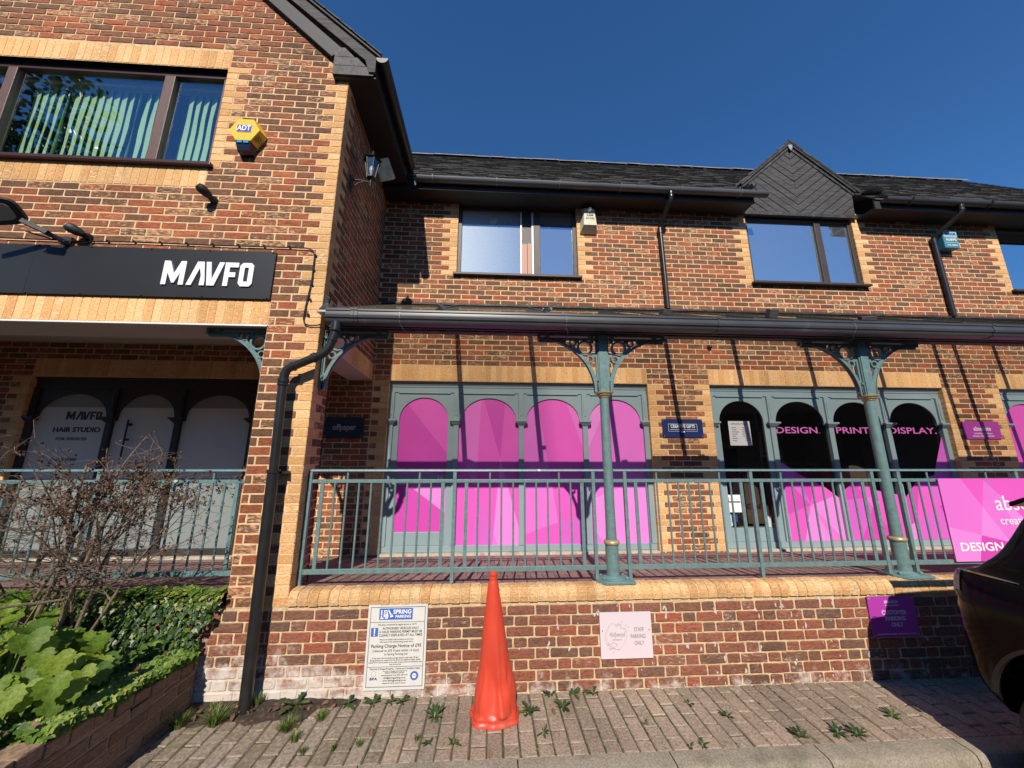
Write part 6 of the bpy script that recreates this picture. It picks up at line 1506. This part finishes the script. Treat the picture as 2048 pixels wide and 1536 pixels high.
def carrow(y): 
    ys = [y-.05, y-.025, y, y+.025, y+.05]; ss = [csec(min(max(v, CY0), CY1)) for v in ys]; wt = [1,2,3,2,1] if CY0+.1 < y < CY1-.12 else [0,0,1,0,0]
    pts = [tuple(sum(w_*s[i][c] for w_, s in zip(wt, ss))/sum(wt) for c in (0,1)) for i in range(len(ss[0]))]
    return smooth_poly(pts)
car = empty('parked_car', (CXC, .3, -.10), 'glossy black hatchback reversed up to the wall at the right edge', 'car')
paint = mat('black_car_paint', (.004,.004,.005), .12, spec=.13)
b = MB(); ys = [CY0]+[CY0+.03*k for k in range(1, 12)]+[-1.4+.10*k for k in range(0, 33)]+[1.86+.03*k for k in range(1, 18)]+[2.40,CY1]; ys = sorted(set(round(v, 4) for v in ys if CY0 <= v <= CY1))
rows = [carrow(v) for v in ys]; K = len(rows[0]); ring = 2*K-2
for v, rw_ in zip(ys, rows):
    for p in rw_: b.v.append((CXC-p[0], v, p[1]))
    for p in rw_[-2:0:-1]: b.v.append((CXC+p[0], v, p[1]))
for i in range(len(ys)-1):
    for k in range(ring): k2 = (k+1) % ring; b.f.append((i*ring+k, i*ring+k2, (i+1)*ring+k2, (i+1)*ring+k)); b.m.append(0)
b.f.append(tuple(range(ring))); b.m.append(0); b.f.append(tuple((len(ys)-1)*ring+k for k in reversed(range(ring)))); b.m.append(0)
body = b.build('body', paint, None, smooth=True, ang=35)
cuts = []
for wy in (1.835, -.80):
    for sx in (-1, 1):
        c = MB(); c.lathe([(.405,-.32),(.405,.32)], (CXC+sx*.80, wy, .345), 40, axis='X'); o = c.build('cut', paint); cuts.append(o)
        md = body.modifiers.new('arch', 'BOOLEAN'); md.operation = 'DIFFERENCE'; md.object = o; md.solver = 'EXACT'
dg = bpy.context.evaluated_depsgraph_get(); me2 = bpy.data.meshes.new_from_object(body.evaluated_get(dg)); body.modifiers.clear(); body.data = me2
for o in cuts: bpy.data.objects.remove(o)
body.parent = car
def csurf(y, t, off=.004):
    """point on the left flank, t in 0..1 round the half section, pushed outwards"""
    r = carrow(y); f_ = t*(K-1); i = min(int(f_), K-2); p = [r[i][c]+(r[i+1][c]-r[i][c])*(f_-i) for c in (0,1)]
    dx, dz_ = r[i+1][0]-r[i][0], r[i+1][1]-r[i][1]; l_ = math.hypot(dx, dz_) or 1
    return (p[0]+dz_/l_*off, p[1]-dx/l_*off)
def patch(name, y0, y1, t0, t1, m, n=10, k=6, off=.004, both=True, tf=None):
    for s_ in ((-1, 1) if both else (-1,)):
        b = MB(); i0 = len(b.v)
        for a in range(n+1):
            y = y0+(y1-y0)*a/n
            for c in range(k+1):
                ta, tb = (t0, t1) if tf is None else tf(y); p = csurf(y, ta+(tb-ta)*c/k, off); b.v.append((CXC+s_*p[0], y+(off if y > 2.2 else 0), p[1]))
        for a in range(n):
            for c in range(k): q = i0+a*(k+1)+c; b.f.append((q, q+1, q+k+2, q+k+1)); b.m.append(0)
        o = b.build(name, m, None, smooth=True); o.parent = car
    return o
cgl = mat('dark_car_glass', (.004,.004,.005), .04, spec=.9, coat=1.0)
patch('side_window', -.25, 1.62, 7.25/11, 8.55/11, cgl, 20, 6)
b = MB()
for a in range(13):
    y = 2.15+(2.318-2.15)*a/12
    for c in range(-10, 11):
        hw = .50+.10*(y-2.15)/.17; zz = lerp_tab(T_top, y)+.008; b.v.append((CXC+hw*c/10, y+.004, zz))
for a in range(12):
    for c in range(20): q = a*21+c; b.f.append((q, q+1, q+22, q+21)); b.m.append(0)
o = b.build('rear_window', cgl, None, smooth=True); o.parent = car
patch('tail_lamp', 2.315, 2.405, 5.0/11, 6.0/11, mat('pinkish_lamp_lens', (.32,.20,.19), .12, spec=.5), 10, 5, .006)
patch('light_strip', 2.05, 2.385, 6.12/11, 6.28/11, mat('chrome_strip', (.55,.5,.5), .12, metal=1), 12, 2, .006)
b = MB()
for s_ in (-1,):
    b.prism([(CXC-.61, 2.02, 1.535), (CXC+.61, 2.02, 1.535), (CXC+.60, 2.17, 1.462), (CXC-.60, 2.17, 1.462)], (0, 0, -.028))
o = b.build('spoiler', paint, None, bevel=.006); o.parent = car
b = MB(); b.box(CXC-.26, CXC+.26, 2.425, 2.437, .66, .77); o = b.build('number_plate', mat('yellow_plate', (.6,.45,.05), .4), None); o.parent = car
b = MB(); b.prism([(CXC-.72, 2.38, .30), (CXC+.72, 2.38, .30), (CXC+.66, 2.40, .44), (CXC-.66, 2.40, .44)], (0, .03, 0)); o = b.build('rear_diffuser', M['black'], None); o.parent = car
for wy in (1.835, -.80):
    for sx in (-1, 1):
        wx = CXC+sx*.80
        b = MB(); b.lathe([(.24,-.10),(.320,-.105),(.342,-.08),(.346,0),(.342,.08),(.320,.105),(.24,.10)], (wx, wy, .244), 44, axis='X'); ty = b.build('wheel', mat('tyre_rubber', (.015,.015,.015), .8), None, smooth=True); ty.parent = car
        r_ = MB(); fx = sx*.095
        r_.lathe([(.235,fx-.004*sx),(.24,fx),(.215,fx-.03*sx)], (wx, wy, .244), 36, axis='X'); r_.lathe([(.05,fx-.045*sx),(.05,fx-.015*sx),(.02,fx-.01*sx)], (wx, wy, .244), 16, axis='X')
        for k in range(10):
            a = 2*pi*k/10; r_.bar((wx+fx-.028*sx, wy+.04*cos(a), .244+.04*sin(a)), (wx+fx-.018*sx, wy+.225*cos(a), .244+.225*sin(a)), .022, .016, up=(1,0,0))
        rm = r_.build('rim', mat('grey_alloy', (.25,.25,.26), .3, metal=1), ty, smooth=False)
for sx in (-1, 1):
    for wy in (1.835, -.80):
        b = MB()
        for k in range(20):
            a, a2 = pi*(k-10)/20*.92, pi*(k-9)/20*.92; xx = CXC+sx*.895
            b.bar((xx, wy+.410*sin(a), .345+.410*cos(a)), (xx, wy+.410*sin(a2), .345+.410*cos(a2)), .018, .026, up=(1,0,0))
        o = b.build('arch_trim', M['black'], None); o.parent = car
for sx in (-1, 1):
    b = MB(); b.lathe([(.02,-.03),(.07,0),(.08,.08),(.05,.10)], (CXC+sx*.99, -.22, 1.08), 12, axis='X'); o = b.build('wing_mirror', paint, None, smooth=True); o.parent = car
for yy in (.42, 1.28, -.62):
    pass
world_child(car)

# =================================================================== TREES ACROSS THE ROAD (seen in the upstairs glass)
def tree(x, y, h, cr, seed, label):
    random.seed(seed); t = empty('roadside_tree', (x, y, -.118), label, 'tree', 'trees across the road')
    b = MB(); b.tube([(x, y, -.2), (x+.1, y, h*.3), (x-.1, y+.1, h*.6), (x, y, h*.85)], [.28,.22,.14,.05], 10)
    cs = []
    for k in range(22):
        a = rr_(0, 2*pi); r = cr*sqrt(random.random())*.8; c = Vector((x+r*cos(a), y+r*sin(a), h*rr_(.42,.90))); cs.append((c, cr*rr_(.28,.45)))
        b.tube([(x, y, h*rr_(.3,.6)), tuple(c)], [.07,.02], 6)
    b.build('trunk', M['twig'], t, smooth=True)
    mb = mbc()
    for _ in range(5200):
        c, r = random.choice(cs); d = Vector((random.gauss(0,1), random.gauss(0,1), random.gauss(0,1))).normalized()*r*random.random()**.4; p = c+d
        leaf(mb, p, (rr_(-1,1), rr_(-1,1), rr_(0,1)), (rr_(-1,1), rr_(-1,1), -.5), rr_(.10,.22), [(0,0),(.35,.3),(.3,.8),(0,1.1),(-.3,.8),(-.35,.3)])
    mb.build('crown', M['weed'], t); world_child(t)
tree(-13.2, -4.2, 13.2, 3.0, 5, 'tall leafy tree across the road, mirrored in the left upstairs window')
tree(-9.4, -5.4, 12.0, 2.0, 6, 'narrower leafy tree across the road beside the tall one')

# =================================================================== BUILDING OPPOSITE (out of view, added to darken the shop glass reflections)
ob = empty('added_opposite_building', (0, -17, -.118), 'unseen long brick building added across the road to darken the shop glass reflections', 'building')
b = MB(); b.box(-70, 90, -24, -17, -.118, 6.2); b.build('wall', mat('far_brick', (.20,.10,.065), .9, noise_amt=.2, nscale=3), ob)
b = MB(); b.prism([(-70.5,-24.5,6.2),(-70.5,-16.5,6.2),(-70.5,-20.5,9.0)], (161,0,0)); b.build('roof', M['slate'], ob)
for k in range(9):
    for z_ in (.9, 3.9):
        b = MB(); x_ = -21+k*5.2; b.box(x_, x_+1.8, -17.02, -16.96, z_, z_+1.4); wd = b.build('window', M['white'], ob)
        b = MB(); b.box(x_+.1, x_+1.7, -16.975, -16.95, z_+.1, z_+1.3); b.build('pane', M['dark'], wd)
world_child(ob)
